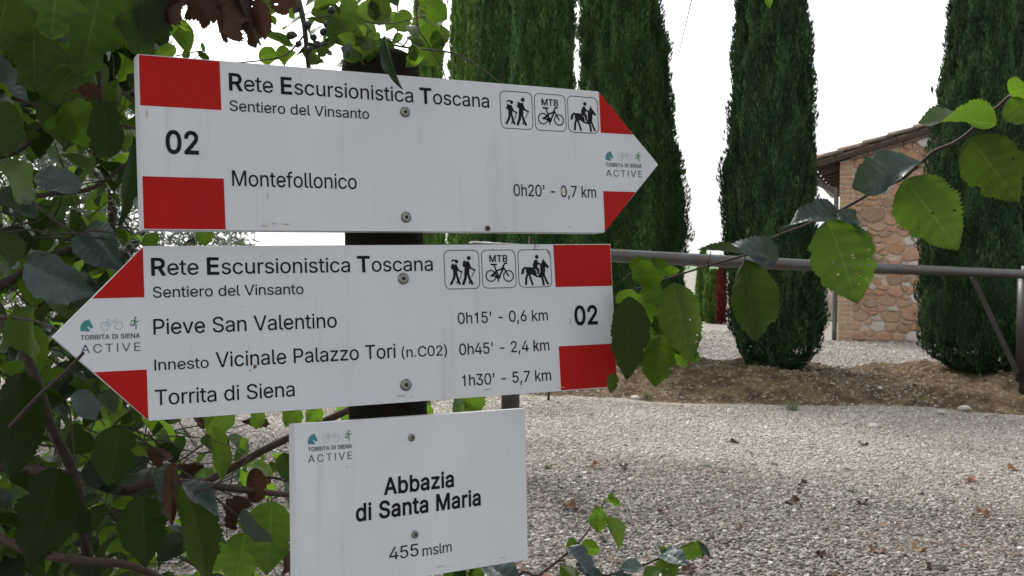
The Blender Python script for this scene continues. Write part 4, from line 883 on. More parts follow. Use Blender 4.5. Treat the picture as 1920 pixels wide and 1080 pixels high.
# gutter and downpipe
gx = BX - ov - .05; gz0 = EAVE - ov * SL - .02
V = []; F = []; n = 9
for yy in (BY - vo, BY + 6.1):
    for s in range(n):
        t = math.pi + math.pi * s / (n - 1); V += [(gx + .065 * math.cos(t), yy, gz0 + .065 * math.sin(t)), (gx + .060 * math.cos(t), yy, gz0 + .060 * math.sin(t))]
for s in range(n - 1):
    a, b = 2*s, 2*n + 2*s; F += [(a, b, b+2, a+2), (a+1, a+3, b+3, b+1), (a, a+2, a+3, a+1), (b, b+1, b+3, b+2)]
obj('gutter', mesh('gutter', V, F, True), MAT['copper'], bt)
m = MB(); m.tube([(gx, BY + .12, gz0 - .06), (gx + .03, BY + .12, gz0 - .14), (gx + .16, BY + .08, gz0 - .24), (BX - .09, BY + .06, gz0 - .30), (BX - .055, BY + .05, gz0 - .40), (BX - .05, BY + .05, 1.2), (BX - .05, BY + .05, .0)], .038, .038, 12, 6)
m.build('downpipe', MAT['copper'], bt, smooth=True)
for z in (.6, 1.7):
    m = MB(); m.tube([(BX - .05, BY + .05, z), (BX - .05, BY + .05, z + .03)], .046, .046, 12, 1); m.build('pipe_clamp', MAT['copper'], bt)
bt.rotation_euler.z = TURN       # whole building turned about its left corner: its side wall runs away out of sight
# pale low wall farther back, seen between the cypress and the downpipe
gw = gp(1530, 612); gw.z = 0; gw.y = 25
wt = empty('garden_wall', (gw.x, 25, 0)); tag(wt, 'low pale block wall far behind, left of the building downpipe', 'wall')
for r_ in range(4):
    for k in range(6):
        m = MB(); x = 6.3 + k * .5 + (r_ % 2) * .25; m.box((x + .01, 25 + rw.uniform(0, .015), r_ * .19 + .005), (x + .49, 25.3, r_ * .19 + .18)); m.build('block', MAT['pale'], wt)

# ------------------------------------------------------------------ swing barrier
bar = gp(1921, 757); bar.z = 0
bt2 = empty('barrier_gate', bar); tag(bt2, 'long grey steel pipe rail on a post at the right edge with diagonal strut', 'barrier')
d0, d1 = 5.85, 9.35
pL, pR = at(884, 466, d0), at(1921, 514, d1)
m = MB(); m.tube([pL, pL.lerp(pR, .5) - Vector((0, 0, .008)), pR + (pR - pL).normalized() * .3], .0385, .0385, 20, 8); m.build('rail', MAT['pipe'], bt2, smooth=True)
m = MB(); m.tube([pL, pL - (pR - pL).normalized() * .02], .037, .03, 20, 1); m.build('rail_cap', MAT['darksteel'], bt2)
px_, py_ = at(1925, 514, 9.42).x, at(1925, 514, 9.42).y
m = MB(); m.tube([(px_, py_, -.1), (px_, py_, at(1925, 499, 9.42).z)], .045, .045, 20, 1); m.build('post', MAT['pipe'], bt2, smooth=True)
m = MB(); m.tube([(px_, py_, at(1925, 716, 9.42).z), (px_, py_, at(1925, 521, 9.42).z)], .072, .072, 20, 1); m.build('hinge_sleeve', MAT['pipe'], bt2, smooth=True)
a, b_ = at(1824, 519, 8.92), at(1908, 700, 9.3)
m = MB(); dr = (b_ - a).normalized(); sd_ = dr.cross(Vector((0, 1, 0))).normalized() * .021; bk_ = Vector((0, .012, 0))
V = [a - sd_, a + sd_, b_ + sd_, b_ - sd_]; V += [v + bk_ for v in V]
m.add(V, [(0,1,2,3),(7,6,5,4),(0,4,5,1),(1,5,6,2),(2,6,7,3),(3,7,4,0)]); m.build('strut', MAT['pipe'], bt2)
rpz = at(957, 760, 5.95); rest_t = empty('rest_post', (rpz.x, rpz.y, 0)); tag(rest_t, 'short upright steel post with fork behind the signs, carrying the rail end', 'post')
zt = at(985, 470, 5.95).z
xx, yy_ = rpz.x, rpz.y
m = MB(); m.tube([(xx, yy_, -.1), (xx, yy_, zt - .06)], .049, .049, 18, 1); m.build('post', MAT['pipe'], rest_t, smooth=True)
m = MB(); m.box((xx - .06, yy_ - .06, zt - .06), (xx + .10, yy_ + .06, zt - .048)); m.box((xx + .09, yy_ - .055, zt - .048), (xx + .104, yy_ + .055, zt + .075)); m.box((xx - .06, yy_ - .055, zt - .048), (xx - .05, yy_ + .055, zt + .01)); m.build('fork', MAT['pipe'], rest_t)
st = gp(1028, 752); m = MB(); m.tube([(st.x, st.y, -.05), (st.x + .005, st.y, .10)], .011, .011, 8, 1)
tag(m.build('stake', MAT['darksteel']), 'thin dark stake at the left foot of the earth bank', 'stake')
# ------------------------------------------------------------------ leaves
def leaf_profile(kind, t):
    if kind == 'elm': w = (t ** .56) * ((1 - t) ** .80) * 2.52; w = w * (1 - .38 * max(0, t - .72) / .28)
    elif kind == 'oval': w = (t ** .5) * ((1 - t) ** .5) * 2.0
    elif kind == 'narrow': w = (t ** .6) * ((1 - t) ** .9) * 2.2
    elif kind == 'lobed': w = (t ** .35) * ((1 - t) ** .7) * 1.8 * (1 + .22 * math.sin(t * 15 + .5))
    else: w = (t ** .6) * ((1 - t) ** .6) * 1.6
    return max(w, 0.0)
def leaf_geo(kind='elm', nu=4, nv=16, fold=.2, bend=.4, twist=0.0, wave=.03, serr=.065, cup=0.0, asym=.0, holes=0, rag=0.0, seed=0):
    """unit blade: base at the origin, tip along +Y, upper side towards +Z, width 1 across X"""
    rg_ = random.Random(seed); V = []; UV = []; ph = rg_.random() * 6; asy2 = rg_.uniform(-.12, .16)
    rl = [[rg_.gauss(0, 1) * rag for _ in range(nv + 3)] for _ in (0, 1)]
    bite = [(rg_.choice([0, 1]), rg_.uniform(.25, .85), rg_.uniform(.03, .06), rg_.uniform(.05, .22)) for _ in range(3)] if rag else []
    for j in range(nv + 1):
        t = j / nv; w = leaf_profile(kind, min(max(t, .004), .998)) * .5
        s = 1 + (serr * .6 + serr * .8 * rg_.random() if j % 2 else -serr * .6) * (0 < j < nv) + .045 * math.sin(t * 8 + ph) + .025 * math.sin(t * 19 + ph * 2)
        if bend: yy = math.sin(bend * t) / bend; zz = -(1 - math.cos(bend * t)) / bend
        else: yy, zz = t, 0
        for i in range(-nu, nu + 1):
            u = i / nu; ws = w * (s if abs(i) == nu else 1) * (1 + asym * (1 if u > 0 else -1)) ; x = u * ws
            if rag:
                sd = 0 if i < 0 else 1; x *= 1 + (rl[sd][j] + rl[sd][j + 1] + rl[sd][j + 2]) / 3 * abs(u) - sum(dp * math.exp(-((t - tc) / wd) ** 2) for q_, tc, wd, dp in bite if q_ == sd) * abs(u) ** 2
            if abs(i) == nu and serr: back = serr * .25 * (1 if j % 2 else 0)
            else: back = 0
            z = fold * abs(x) - cup * x * x * 2 + wave * math.sin(t * 9 + ph + u * 2) * abs(u) + .004 * math.sin(abs(u) * 3 - t * 40) * (serr > 0)
            ct, st_ = math.cos(twist * (t - .3)), math.sin(twist * (t - .3))
            if i < 0: x *= 1 - asy2
            X = x * ct - z * st_; Z = x * st_ + z * ct
            cb, sb = math.cos(bend * t), math.sin(bend * t)
            V.append((X, yy + Z * sb + back * .3, zz + Z * cb)); UV.append((.5 + u / 2, t))
    n = 2 * nu + 1; F = []
    hole = set()
    if holes:
        for _ in range(holes): hole.add((rg_.randint(int(nv * .42), int(nv * .8)), rg_.randint(0, 2 * nu - 1)))
    for j in range(nv):
        for i in range(2 * nu):
            if (j, i) in hole: continue
            F.append((j * n + i, j * n + i + 1, (j + 1) * n + i + 1, (j + 1) * n + i))
    return V, F, UV
def leaf_mesh(name, mat, **kw):
    V, F, UV = leaf_geo(**kw); m = mesh(name, V, F, True)
    uv = m.uv_layers.new(name='UVMap'); uv.data.foreach_set('uv', [c for l in m.loops for c in UV[l.vertex_index]])
    m.materials.append(mat); return m
def frame(base, tip, up, width):
    """matrix for a leaf from base to tip whose upper side faces up"""
    D = tip - base; l = D.length; y = D / l; z = (up - y * up.dot(y)).normalized(); x = y.cross(z)
    M = Matrix(((x.x * width, y.x * l, z.x * l, base.x), (x.y * width, y.y * l, z.y * l, base.y), (x.z * width, y.z * l, z.z * l, base.z), (0, 0, 0, 1)))
    return M
VIEW = (CM.to_3x3() @ Vector((0, 0, -1))).normalized()
def hero(par, bpx, tpx, wpx, d0, d1=None, roll=0.0, side='under', mat='leaf', name='leaf', **kw):
    """a leaf seen in the photograph: base and tip pixels, blade width in pixels, distance of base and tip; roll turns it about its midrib"""
    d1 = d0 if d1 is None else d1; A_, B_ = at(*bpx, d0), at(*tpx, d1)
    y = (B_ - A_).normalized(); toward = (CM.translation - (A_ + B_) / 2).normalized()
    z = toward if side == 'top' else -toward
    z0_ = z; z = Matrix.Rotation(roll, 3, y) @ z0_
    if abs(y.z) < .75 and abs(roll) > .35:      # a leaf lying sideways carries its upper side uppermost
        z2 = Matrix.Rotation(-roll, 3, y) @ z0_
        if z2.z > z.z: z = z2
    k = dict(kind='elm', nu=5, nv=40, rag=.045 if kw.get('serr', 1) else .02, seed=int(bpx[0] * 7 + bpx[1])); k.update(kw)
    w = wpx * (d0 + d1) / 2 / FPX / max(.35, abs(math.cos(roll)))
    l = (B_ - A_).length
    me = leaf_mesh(name, MAT['leafsky' if side == 'top' and mat == 'leaf' else mat], **k)
    return obj(name, me, None, par, frame(A_, B_, z, w))

# branch of broad serrated leaves reaching in from the right, in front of the barrier
BDp = 1.0
pts = [(2620,-1700),(2420,-800),(2200,-180),(2010,110),(1925,168),(1893,182),(1876,197),(1845,222),(1818,248),(1787,269),(1753,283),(1732,301),(1714,316),(1695,333),(1671,345),(1640,358),(1600,381),(1567,398),(1513,421),(1460,441),(1420,461),(1397,478),(1327,498),(1250,523),(1190,543),(1150,558),(1110,580)]
dep = [.95, .95, .95] + [.95 + .012 * i for i in range(len(pts) - 3)]
def bd(px): return float(np.interp(px, [p[0] for p in pts][::-1], dep[::-1]))
root = at(2010, 110, dep[0])
br = empty('leafy_branch', root); tag(br, 'long thin branch with big serrated green leaves crossing from the right edge to the boards', 'branch')
m = MB(); m.tube([at(*p, d) for p, d in zip(pts, dep)], .0022, .0010, 8, 4, .15)
def petiole(m, a, b, r=.0007, sag=0.0): 
    A_, B_ = at(*a), at(*b); m.tube([A_, (A_ + B_) / 2 + Vector((0, 0, sag)), B_], r, r * .8, 6, 3)
for a, b in (((1893,182,bd(1893)),(1900,186,bd(1893)-.01)), ((1753,283,bd(1753)),(1757,258,bd(1753))), ((1845,222,bd(1845)),(1866,232,bd(1845)-.02)), ((1822,247,bd(1822)),(1819,258,bd(1822))), ((1697,332,bd(1697)),(1698,337,bd(1697))),
             ((1622,362,bd(1622)),(1624,334,bd(1622))), ((1700,328,bd(1700)),(1727,312,bd(1700))), ((1567,398,bd(1567)),(1550,414,bd(1567)-.01)), ((1460,441,bd(1460)),(1463,424,bd(1460))), ((1327,498,bd(1327)),(1333,472,bd(1327))),
             ((1397,478,bd(1397)),(1396,490,bd(1397))), ((1262,519,bd(1262)),(1264,530,bd(1262))), ((1190,543,bd(1190)),(1185,520,bd(1190))), ((1250,523,bd(1250)),(1225,560,bd(1250)))):
    petiole(m, a, b)
m.tube([at(1200,540,bd(1200)), at(1214,590,bd(1200)+.01), at(1232,630,bd(1200)+.02), at(1246,642,bd(1200)+.02)], .0011, .0007, 6)
m.tube([at(1252,523,bd(1252)), at(1260,500,bd(1252)+.01), at(1215,490,bd(1252)+.02), at(1155,535,bd(1252)+.03)], .0008, .0004, 6)
m.build('stem', MAT['redbark'], br, smooth=True)
H_ = lambda *a, **k: hero(br, *a, **k)
H_((1893,176),(1932,160),52, .94, .93, kind='elm', mat='leafyoung', roll=.5, serr=.06)
H_((1894,184),(1940,246),58, .94, .93, mat='leafyoung', roll=-.5, twist=.8)
H_((1868,233),(1722,216),44, .97, .99, roll=-1.0, twist=1.5, mat='leaf', fold=.35, bend=.25, side='under')
H_((1819,258),(1907,380),106, .97, .97, holes=4, nu=12, nv=44, fold=.12, bend=.25, roll=-.15, serr=.06, asym=.05)
H_((1697,337),(1799,468),112, 1.0, .99, holes=3, nu=12, nv=44, fold=.15, bend=.2, roll=.1, serr=.06)
H_((1729,309),(1594,336),46, 1.02, 1.03, roll=-.9, side='top', twist=1.5, fold=.3, bend=.35)
H_((1552,412),(1612,572),120, 1.05, 1.03, fold=.2, bend=.22, roll=.12, holes=24, nu=14, nv=60, serr=.035)
H_((1572,398),(1622,438),26, 1.05, 1.04, roll=.9, side='top', fold=.3, twist=.6)
H_((1571,401),(1452,416),46, 1.06, 1.09, roll=-.75, side='top', fold=.35, twist=-.7, bend=.5)
H_((1458,488),(1312,452),44, 1.10, 1.10, roll=-.7, side='top', fold=.3, twist=-1.3, bend=.35)
H_((1396,488),(1421,644),88, 1.09, 1.07, fold=.5, bend=.3, roll=.25, serr=.05)
H_((1264,530),(1292,682),86, 1.13, 1.12, holes=12, nu=12, nv=48, fold=.25, bend=.3, roll=-.15, mat='leaf', serr=.05)
H_((1185,520),(1247,512),50, 1.14, 1.13, mat='leafyoung', roll=.5, fold=.3)
H_((1180,500),(1235,498),36, 1.16, 1.15, mat='leaf', roll=.7, side='under')
H_((1246,516),(1275,500),20, 1.15, 1.14, mat='leafyoung', roll=.6)
H_((1160,548),(1202,598),52, 1.15, 1.15, mat='leafyoung', roll=.2)
H_((1222,528),(1226,578),44, 1.16, 1.15, mat='leafyoung', roll=-.1)
H_((1180,556),(1178,722),78, 1.12, 1.10, mat='leaf', fold=.1, roll=.1, serr=.04)
H_((1238,628),(1228,730),62, 1.13, 1.12, mat='leafyoung', fold=.25, roll=.1)
H_((1246,600),(1302,672),50, 1.15, 1.15, mat='leaf', roll=-.3)
H_((1262,642),(1290,692),28, 1.16, 1.15, mat='leafyoung', roll=.3)
H_((1296,648),(1308,686),20, 1.16, 1.15, mat='leafyoung', roll=-.3)
H_((1252,538),(1240,604),26, 1.17, 1.17, mat='dead', roll=.5, fold=.8, wave=.08)
H_((1226,590),(1216,640),34, 1.18, 1.18, mat='leafdark', roll=-.4)
H_((1258,505),(1180,520),44, 1.16, 1.15, mat='leaf', roll=.6); H_((1216,560),(1178,620),60, 1.17, 1.16, mat='leafyoung', roll=.3); H_((1262,560),(1242,650),56, 1.18, 1.17, mat='leaf', roll=-.3); H_((1206,600),(1196,690),56, 1.16, 1.15, mat='leafyoung', roll=-.4)
H_((1150,700),(1146,738),22, 1.14, 1.14, mat='leaf', roll=.2)

# two low saplings at the bottom, in front of the gravel
def stem_obj(par, P, r0, r1, mat='redbark', name='stem'):
    m = MB(); m.tube([at(*p) for p in P], r0, r1, 6, 5); return m.build(name, MAT[mat], par, smooth=True)
sA = empty('sapling', (at(985, 1110, 1.35).x, at(985, 1110, 1.35).y, 0)); tag(sA, 'thin upright sapling twig with yellow-green leaves right of the white plaque', 'sapling')
b0 = at(960, 1115, 1.35)
m = MB(); m.tube([(b0.x - .05, b0.y, 0), (b0.x - .03, b0.y, b0.z * .6), b0, at(1010,1079,1.35), at(1059,1041,1.35), at(1097,1003,1.36), at(1135,938,1.37)], .003, .0008, 6, 5)
m.build('stem', MAT['redbark'], sA, smooth=True)
S_ = lambda *a, **k: hero(sA, *a, **k)
S_((1137,936),(1168,945),16, 1.37, 1.36, mat='leafyoung', roll=.4); S_((1140,932),(1152,926),10, 1.37, mat='leafyoung')
S_((1126,950),(1118,1002),34, 1.36, 1.35, mat='leafyoung', roll=-.3, fold=.3); S_((1134,972),(1166,1026),28, 1.36, 1.33, mat='leafyoung', roll=.7, fold=.6, side='top')
S_((1088,1030),(1129,1026),34, 1.35, 1.34, mat='leafyoung', roll=.2); S_((1078,1026),(1064,1010),24, 1.35, mat='leaf', roll=.3)
S_((1066,1026),(1118,1072),30, 1.34, 1.31, mat='leaf', side='top', roll=.8, fold=.3); S_((1050,1060),(1090,1095),30, 1.34, 1.3, mat='leafyoung'); S_((1010,1079),(1040,1088),20, 1.35, 1.33, mat='deadred')
S_((1080,1060),(1130,1082),22, 1.34, 1.3, side='top', roll=.5)
sB = empty('sapling', (at(1120, 1100, 1.45).x, at(1120, 1100, 1.45).y, 0)); tag(sB, 'low arching twig with round serrated leaves at the bottom edge, right of the other sapling', 'sapling')
b0 = at(1100, 1110, 1.45)
m = MB(); m.tube([(b0.x - .03, b0.y, 0), (b0.x - .02, b0.y, b0.z * .6), b0, at(1140,1079,1.45), at(1205,1060,1.45), at(1245,1042,1.45), at(1281,1025,1.45), at(1300,1016,1.45)], .0028, .0008, 6, 5)
m.build('stem', MAT['redbark'], sB, smooth=True)
S_ = lambda *a, **k: hero(sB, *a, **k)
S_((1300,1015),(1290,1053),40, 1.45, 1.44, mat='leafyoung', roll=.3); S_((1306,1012),(1322,1048),12, 1.45, 1.45, mat='leaf', roll=.9); S_((1312,1018),(1332,1045),12, 1.44, 1.43, mat='leaf', side='top')
S_((1246,1040),(1262,1088),50, 1.44, 1.43, mat='leaf', roll=.2, holes=5, nu=8); S_((1238,1038),(1284,1050),26, 1.45, 1.40, side='top', roll=.8); S_((1240,1036),(1248,1024),14, 1.45, mat='leaf')
S_((1205,1062),(1166,1062),26, 1.44, 1.42, side='top', roll=.6); S_((1210,1065),(1235,1092),36, 1.44, 1.42, mat='leafyoung'); S_((1150,1078),(1190,1086),18, 1.43, 1.42, side='top', roll=.6)
sC = empty('sapling', (at(900, 1110, 1.3).x, at(900, 1110, 1.3).y, 0)); tag(sC, 'low shoot with sky-tinted blue-green leaves poking out under the bottom edge of the white plaque', 'sapling')
b0 = at(880, 1100, 1.3); m = MB(); m.tube([(b0.x, b0.y, 0), (b0.x, b0.y, b0.z*.6), b0, at(905, 1062, 1.3)], .0025, .001, 6, 4); m.build('stem', MAT['redbark'], sC, smooth=True)
S_ = lambda *a, **k: hero(sC, *a, **k)
S_((905,1058),(972,1094),44, 1.3, 1.22, side='top', roll=.6, fold=.3); S_((900,1056),(880,1088),36, 1.3, mat='leaf'); S_((870,1062),(830,1090),40, 1.32, mat='leafyoung'); S_((912,1052),(935,1062),16, 1.3, mat='leaf'); S_((855,1068),(870,1090),30, 1.32, mat='leafdark')

# ------------------------------------------------------------------ left thicket
rb = random.Random(8)
VAR = {}
def variants(key, mat, n, **kw):
    VAR[key] = []
    for i in range(n):
        k = dict(kw); k['seed'] = i * 13 + 5; k['bend'] = kw.get('bend', .4) * rb.uniform(.2, 1.8); k['fold'] = kw.get('fold', .2) * rb.uniform(.3, 2.2); k['twist'] = rb.uniform(-.6, .6); k['wave'] = rb.uniform(.01, .05)
        VAR[key].append(leaf_mesh('leaf', MAT[mat], **k))
variants('broad', 'leaf', 6, kind='elm', nu=3, nv=18, serr=.06)
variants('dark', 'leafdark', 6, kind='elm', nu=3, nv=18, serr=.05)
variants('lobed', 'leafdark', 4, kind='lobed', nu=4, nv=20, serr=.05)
variants('glossy', 'leafsky', 4, kind='elm', nu=3, nv=18, serr=.05, fold=.6, bend=1.1)
variants('young', 'leafyoung', 4, kind='elm', nu=3, nv=16, serr=.05)
variants('small', 'leafsmall', 5, kind='oval', nu=2, nv=8, serr=.0)
variants('dead', 'dead', 4, kind='narrow', nu=3, nv=12, serr=.10, fold=.7, bend=1.4)
def rleaf(par, px, py, d, size, key, wr=.75, hang=.6):
    """a leaf of the thicket: hangs from its stalk, turned more or less towards the light"""
    P = at(px, py, d); az = rb.uniform(0, 6.283)
    D = Vector((math.cos(az), math.sin(az) * .6, -hang * rb.uniform(.2, 1.6))).normalized()
    up = Vector((rb.gauss(0, .5), rb.gauss(0, .5) - .1, rb.uniform(.0, 1.0))).normalized()
    if abs(up.dot(D)) > .95: up = Vector((0, 0, 1))
    s = size * rb.uniform(.75, 1.2); o = bpy.data.objects.new('leaf', rb.choice(VAR[key])); C.objects.link(o)
    o.parent = par; M = frame(P - D * s * .5, P + D * s * .5, up, s * wr * rb.uniform(.85, 1.1)); o.matrix_basis = WM[par.name].inverted() @ M; WM[o.name] = M
    return o
bush_root = at(-60, 1900, 1.5); bush_root.z = 0
bush = empty('broadleaf_bush', bush_root); tag(bush, 'dense dark thicket bush of broad serrated leaves and brown stems filling the left side', 'bush')
# curled, waxy leaves with the sky's sheen painted into their colour
def in_signs(px, py): return (235 < px < 1240 and 85 < py < 455) or (70 < px < 1180 and 445 < py < 800) or (535 < px < 1000 and 755 < py)
stems = [([(-60,868,1.40),(60,880,1.36),(150,898,1.32),(230,920,1.30),(300,903,1.30),(430,915,1.33),(525,926,1.38),(620,930,1.45)], .0085, .0035, 'redbark'),
         ([(370,912,1.34),(430,880,1.36),(490,846,1.36),(560,812,1.36),(655,768,1.34),(720,740,1.4)], .0052, .0045, 'redbark'),
         ([(-20,1000,1.2),(60,1035,1.2),(150,1050,1.2),(250,1062,1.24),(330,1100,1.3)], .0060, .0045, 'redbark'),
         ([(-20,545,1.3),(30,520,1.3),(70,490,1.28),(130,468,1.28),(185,452,1.3),(230,425,1.34)], .0058, .0030, 'bark'),
         ([(-30,160,1.2),(60,195,1.2),(150,215,1.2),(260,242,1.25),(360,262,1.35)], .0022, .0014, 'bark'),
         ([(-20,300,1.3),(40,280,1.28),(80,240,1.26),(150,205,1.26),(250,170,1.3)], .0032, .0018, 'bark'),
         ([(-20,372,1.35),(60,368,1.33),(110,362,1.3),(175,352,1.3),(240,305,1.3)], .0036, .0020, 'bark'),
         ([(0,600,1.2),(40,650,1.18),(70,720,1.18),(95,800,1.2),(140,900,1.25),(170,1090,1.3)], .0050, .0065, 'bark'),
         ([(-20,590,1.15),(60,600,1.12),(110,618,1.10)], .0018, .0012, 'twig'), ([(20,800,1.02),(70,745,.98),(120,700,.93),(156,662,.89)], .0026, .0014, 'bark'),
         ([(185,-20,1.1),(190,60,1.1),(186,130,1.1),(190,200,1.1),(176,290,1.12)], .0028, .0018, 'bark'), ([(40,380,1.5),(50,440,1.5),(140,450,1.5),(200,490,1.5)], .0018, .0012, 'twig'),
         ([(20,330,1.2),(80,395,1.2),(150,440,1.22),(230,450,1.3)], .0016, .0010, 'twig'), ([(230,800,1.3),(300,850,1.3),(400,930,1.28),(470,985,1.28),(560,1035,1.3)], .0016, .0012, 'bark'),
         ([(130,760,1.25),(140,860,1.25),(150,960,1.26),(185,1080,1.28)], .0012, .0010, 'twig'), ([(90,810,1.1),(112,870,1.1),(90,930,1.1)], .0013, .0008, 'twig')]
for P, r0, r1, mt in stems: stem_obj(bush, P, r0, r1, mt, 'branch')
for i in range(92):
    x, y = rb.uniform(-40, 300), rb.uniform(0, 1080); d = rb.uniform(1.15, 1.9); a = rb.gauss(0, .8) + (math.pi if rb.random() < .4 else 0); P = []
    for k in range(6): P.append((x, y, d)); x += math.cos(a) * 42; y += math.sin(a) * 42; a += rb.gauss(0, .3); d += rb.gauss(0, .02)
    if any(in_signs(p[0], p[1]) and p[2] < 1.2 for p in P): continue
    stem_obj(bush, P, rb.uniform(.0007, .0016), .0006, rb.choice(['twig', 'bark', 'bark']), 'twig')
for i in range(34):
    x, y = rb.uniform(230, 540), rb.uniform(800, 1080); d = rb.uniform(1.3, 1.8); a = rb.uniform(-.4, 2.6); P = []
    for k in range(5): P.append((x, y, d)); x += math.cos(a) * 40; y += math.sin(a) * 40; a += rb.gauss(0, .3)
    stem_obj(bush, P, rb.uniform(.0007, .0014), .0005, 'bark', 'twig')
Bh = lambda *a, **k: hero(bush, *a, **k)
Bh((48,490),(166,556),85, .98, .97, side='top', mat='leaf', roll=.35, fold=.25, nv=44, serr=.04); Bh((152,352),(66,326),51, 1.02, 1.0, side='top', mat='leaf', roll=.5, fold=.15, serr=0, kind='oval')
Bh((10,190),(14,300),60, .95, mat='leafdark'); Bh((196,190),(200,300),65, 1.05, mat='leafdark', kind='oval', serr=.0); Bh((250,255),(243,430),36, 1.06, mat='leafdark', roll=.6)
Bh((268,930),(272,1062),81, 1.18, mat='leafdark', serr=.04); Bh((346,905),(398,1090),71, 1.15, mat='leaf', roll=.3, fold=.3); Bh((340,905),(420,960),36, 1.14, side='top', roll=.8)
Bh((225,800),(205,910),78, 1.22, mat='leafdark', serr=.04); Bh((40,700),(20,900),101, 1.05, mat='leafdark'); Bh((110,880),(60,1060),109, 1.08, mat='leafdark')
Bh((120,520),(150,590),39, 1.25, mat='leafyoung', kind='elm'); Bh((62,610),(76,705),39, 1.2, mat='leafyoung', roll=.3); Bh((455,955),(505,1030),30, 1.2, side='top', roll=.9, mat='leaf')
Bh((510,940),(500,1075),85, 1.25, mat='leaf'); Bh((460,1000),(440,1100),70, 1.3, mat='leaf'); Bh((320,870),(322,985),30, 1.16, mat='dead', kind='elm', serr=.03, fold=.6); Bh((318,868),(300,960),32, 1.17, mat='leaf', roll=.7, side='top')
Bh((400,800),(425,905),39, 1.3, mat='leaf', roll=.5); Bh((478,878),(480,942),41, 1.35, mat='dead', kind='oval', serr=.03); Bh((395,740),(388,800),27, 1.3, mat='leafyoung')
Bh((483,768),(482,806),30, 1.25, mat='leafyoung', roll=.2); Bh((600,762),(575,792),36, 1.25, mat='leafyoung', roll=.2); Bh((560,765),(535,800),39, 1.27, mat='leaf'); Bh((530,850),(545,905),36, 1.2, mat='leafdark')
Bh((140,735),(185,785),46, 1.05, side='top', roll=.5, mat='leaf'); Bh((385,430),(382,462),32, 1.3, mat='leafyoung'); Bh((268,462),(300,436),27, 1.3, mat='leaf'); Bh((62,20),(66,180),117, .95, mat='leafdark', kind='lobed'); Bh((190,-30),(150,150),117, .98, mat='leafdark', kind='lobed', serr=.03)
Bh((270,-30),(262,118),101, .97, mat='leafdark', kind='lobed', serr=.03); Bh((110,-60),(95,80),109, .9, mat='leafdark', kind='lobed'); Bh((20,-40),(-10,100),117, .92, mat='leafdark', kind='lobed'); Bh((330,90),(288,104),27, 1.1, mat='leafyoung')
Bh((162,20),(168,34),19, 1.0, mat='leafyoung', kind='lobed'); Bh((90,70),(78,95),19, 1.0, mat='leafyoung'); Bh((118,215),(85,240),19, 1.1, mat='leafyoung', kind='oval')
nleaf = 0
def fill(n, x0, x1, y0, y1, da, db, size, keys, par=None, hang=.6, wr=.75, dens=None):
    global nleaf
    k = 0; t = 0
    while k < n and t < n * 20:
        t += 1; px, py, d = rb.uniform(x0, x1), rb.uniform(y0, y1), rb.uniform(da, db)
        if dens and rb.random() > dens(px, py): continue
        if in_signs(px, py) and d < 1.24 and not (par is not None and py < 122): continue
        if d < 1.12 and par is None and in_signs(px + 60, py): continue
        rleaf(par or bush, px, py, d, size * rb.uniform(.7, 1.15), rb.choice(keys), wr, hang); k += 1
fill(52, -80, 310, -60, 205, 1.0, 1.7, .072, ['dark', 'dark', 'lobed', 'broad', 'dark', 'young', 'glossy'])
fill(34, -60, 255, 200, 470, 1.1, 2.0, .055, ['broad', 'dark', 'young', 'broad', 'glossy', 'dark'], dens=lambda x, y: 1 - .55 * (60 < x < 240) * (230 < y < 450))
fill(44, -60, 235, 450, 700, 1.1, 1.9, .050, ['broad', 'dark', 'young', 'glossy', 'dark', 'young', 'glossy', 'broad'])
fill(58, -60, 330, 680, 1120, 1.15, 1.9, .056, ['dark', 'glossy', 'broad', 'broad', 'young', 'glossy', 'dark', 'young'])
fill(24, 300, 640, 760, 1120, 1.3, 2.0, .048, ['broad', 'dark', 'young', 'small', 'dead'], dens=lambda x, y: 1.15 - (x - 300) / 420)
fill(14, 640, 900, 745, 775, 1.3, 1.5, .05, ['broad', 'young'])
# the rest of the thicket: deeper and overhead leaves, one mass
def leaf_mass(name, par, pts, keyset, label=None):
    V = []; F = []; UV = []; mats = []
    groups = {}
    for P, s, k in pts: groups.setdefault(k, []).append((P, s))
    for k, lst in groups.items():
        nu, nv = (2, 8) if name == 'leaf_mass' else (1, 4); v0, f0, uv0 = leaf_geo(kind='elm' if k != 'small' else 'oval', nu=nu, nv=nv, fold=.3, bend=.5, serr=0, wave=.02); v0 = np.array(v0); f0 = np.array(f0)
        n = len(lst); allv = np.empty((n, len(v0), 3))
        for i, (P, s) in enumerate(lst):
            az = rb.uniform(0, 6.283); D = Vector((math.cos(az), math.sin(az), -rb.uniform(.0, 1.2))).normalized(); up = Vector((rb.gauss(0, .5), rb.gauss(0, .5), 1)).normalized()
            M = np.array(frame(P, P + D * s, up, s * .75)); allv[i] = v0 @ M[:3, :3].T + M[:3, 3]
        m = mesh_np(name, allv.reshape(-1, 3), (f0[None] + (np.arange(n) * len(v0))[:, None, None]).reshape(-1, 4), True)
        uvl = m.uv_layers.new(name='UVMap'); idx = f0.ravel(); uvl.data.foreach_set('uv', np.tile(np.array(uv0)[idx].ravel(), n).astype(np.float32))
        o = obj(name, m, MAT[{'dark': 'leafdark', 'broad': 'leaf', 'small': 'leafsmall', 'young': 'leafyoung', 'olive': 'olive'}[k]], par); o['kind'] = 'stuff'
def thick(px0, px1, py0, py1, d0, d1, n, sz, keys):
    out = []
    while len(out) < n:
        px, py, d = rb.uniform(px0, px1), rb.uniform(py0, py1), rb.uniform(d0, d1)
        P = at(px, py, d)
        if P.z < .02: continue
        out.append((P, sz * rb.uniform(.6, 1.2), rb.choice(keys)))
    return out
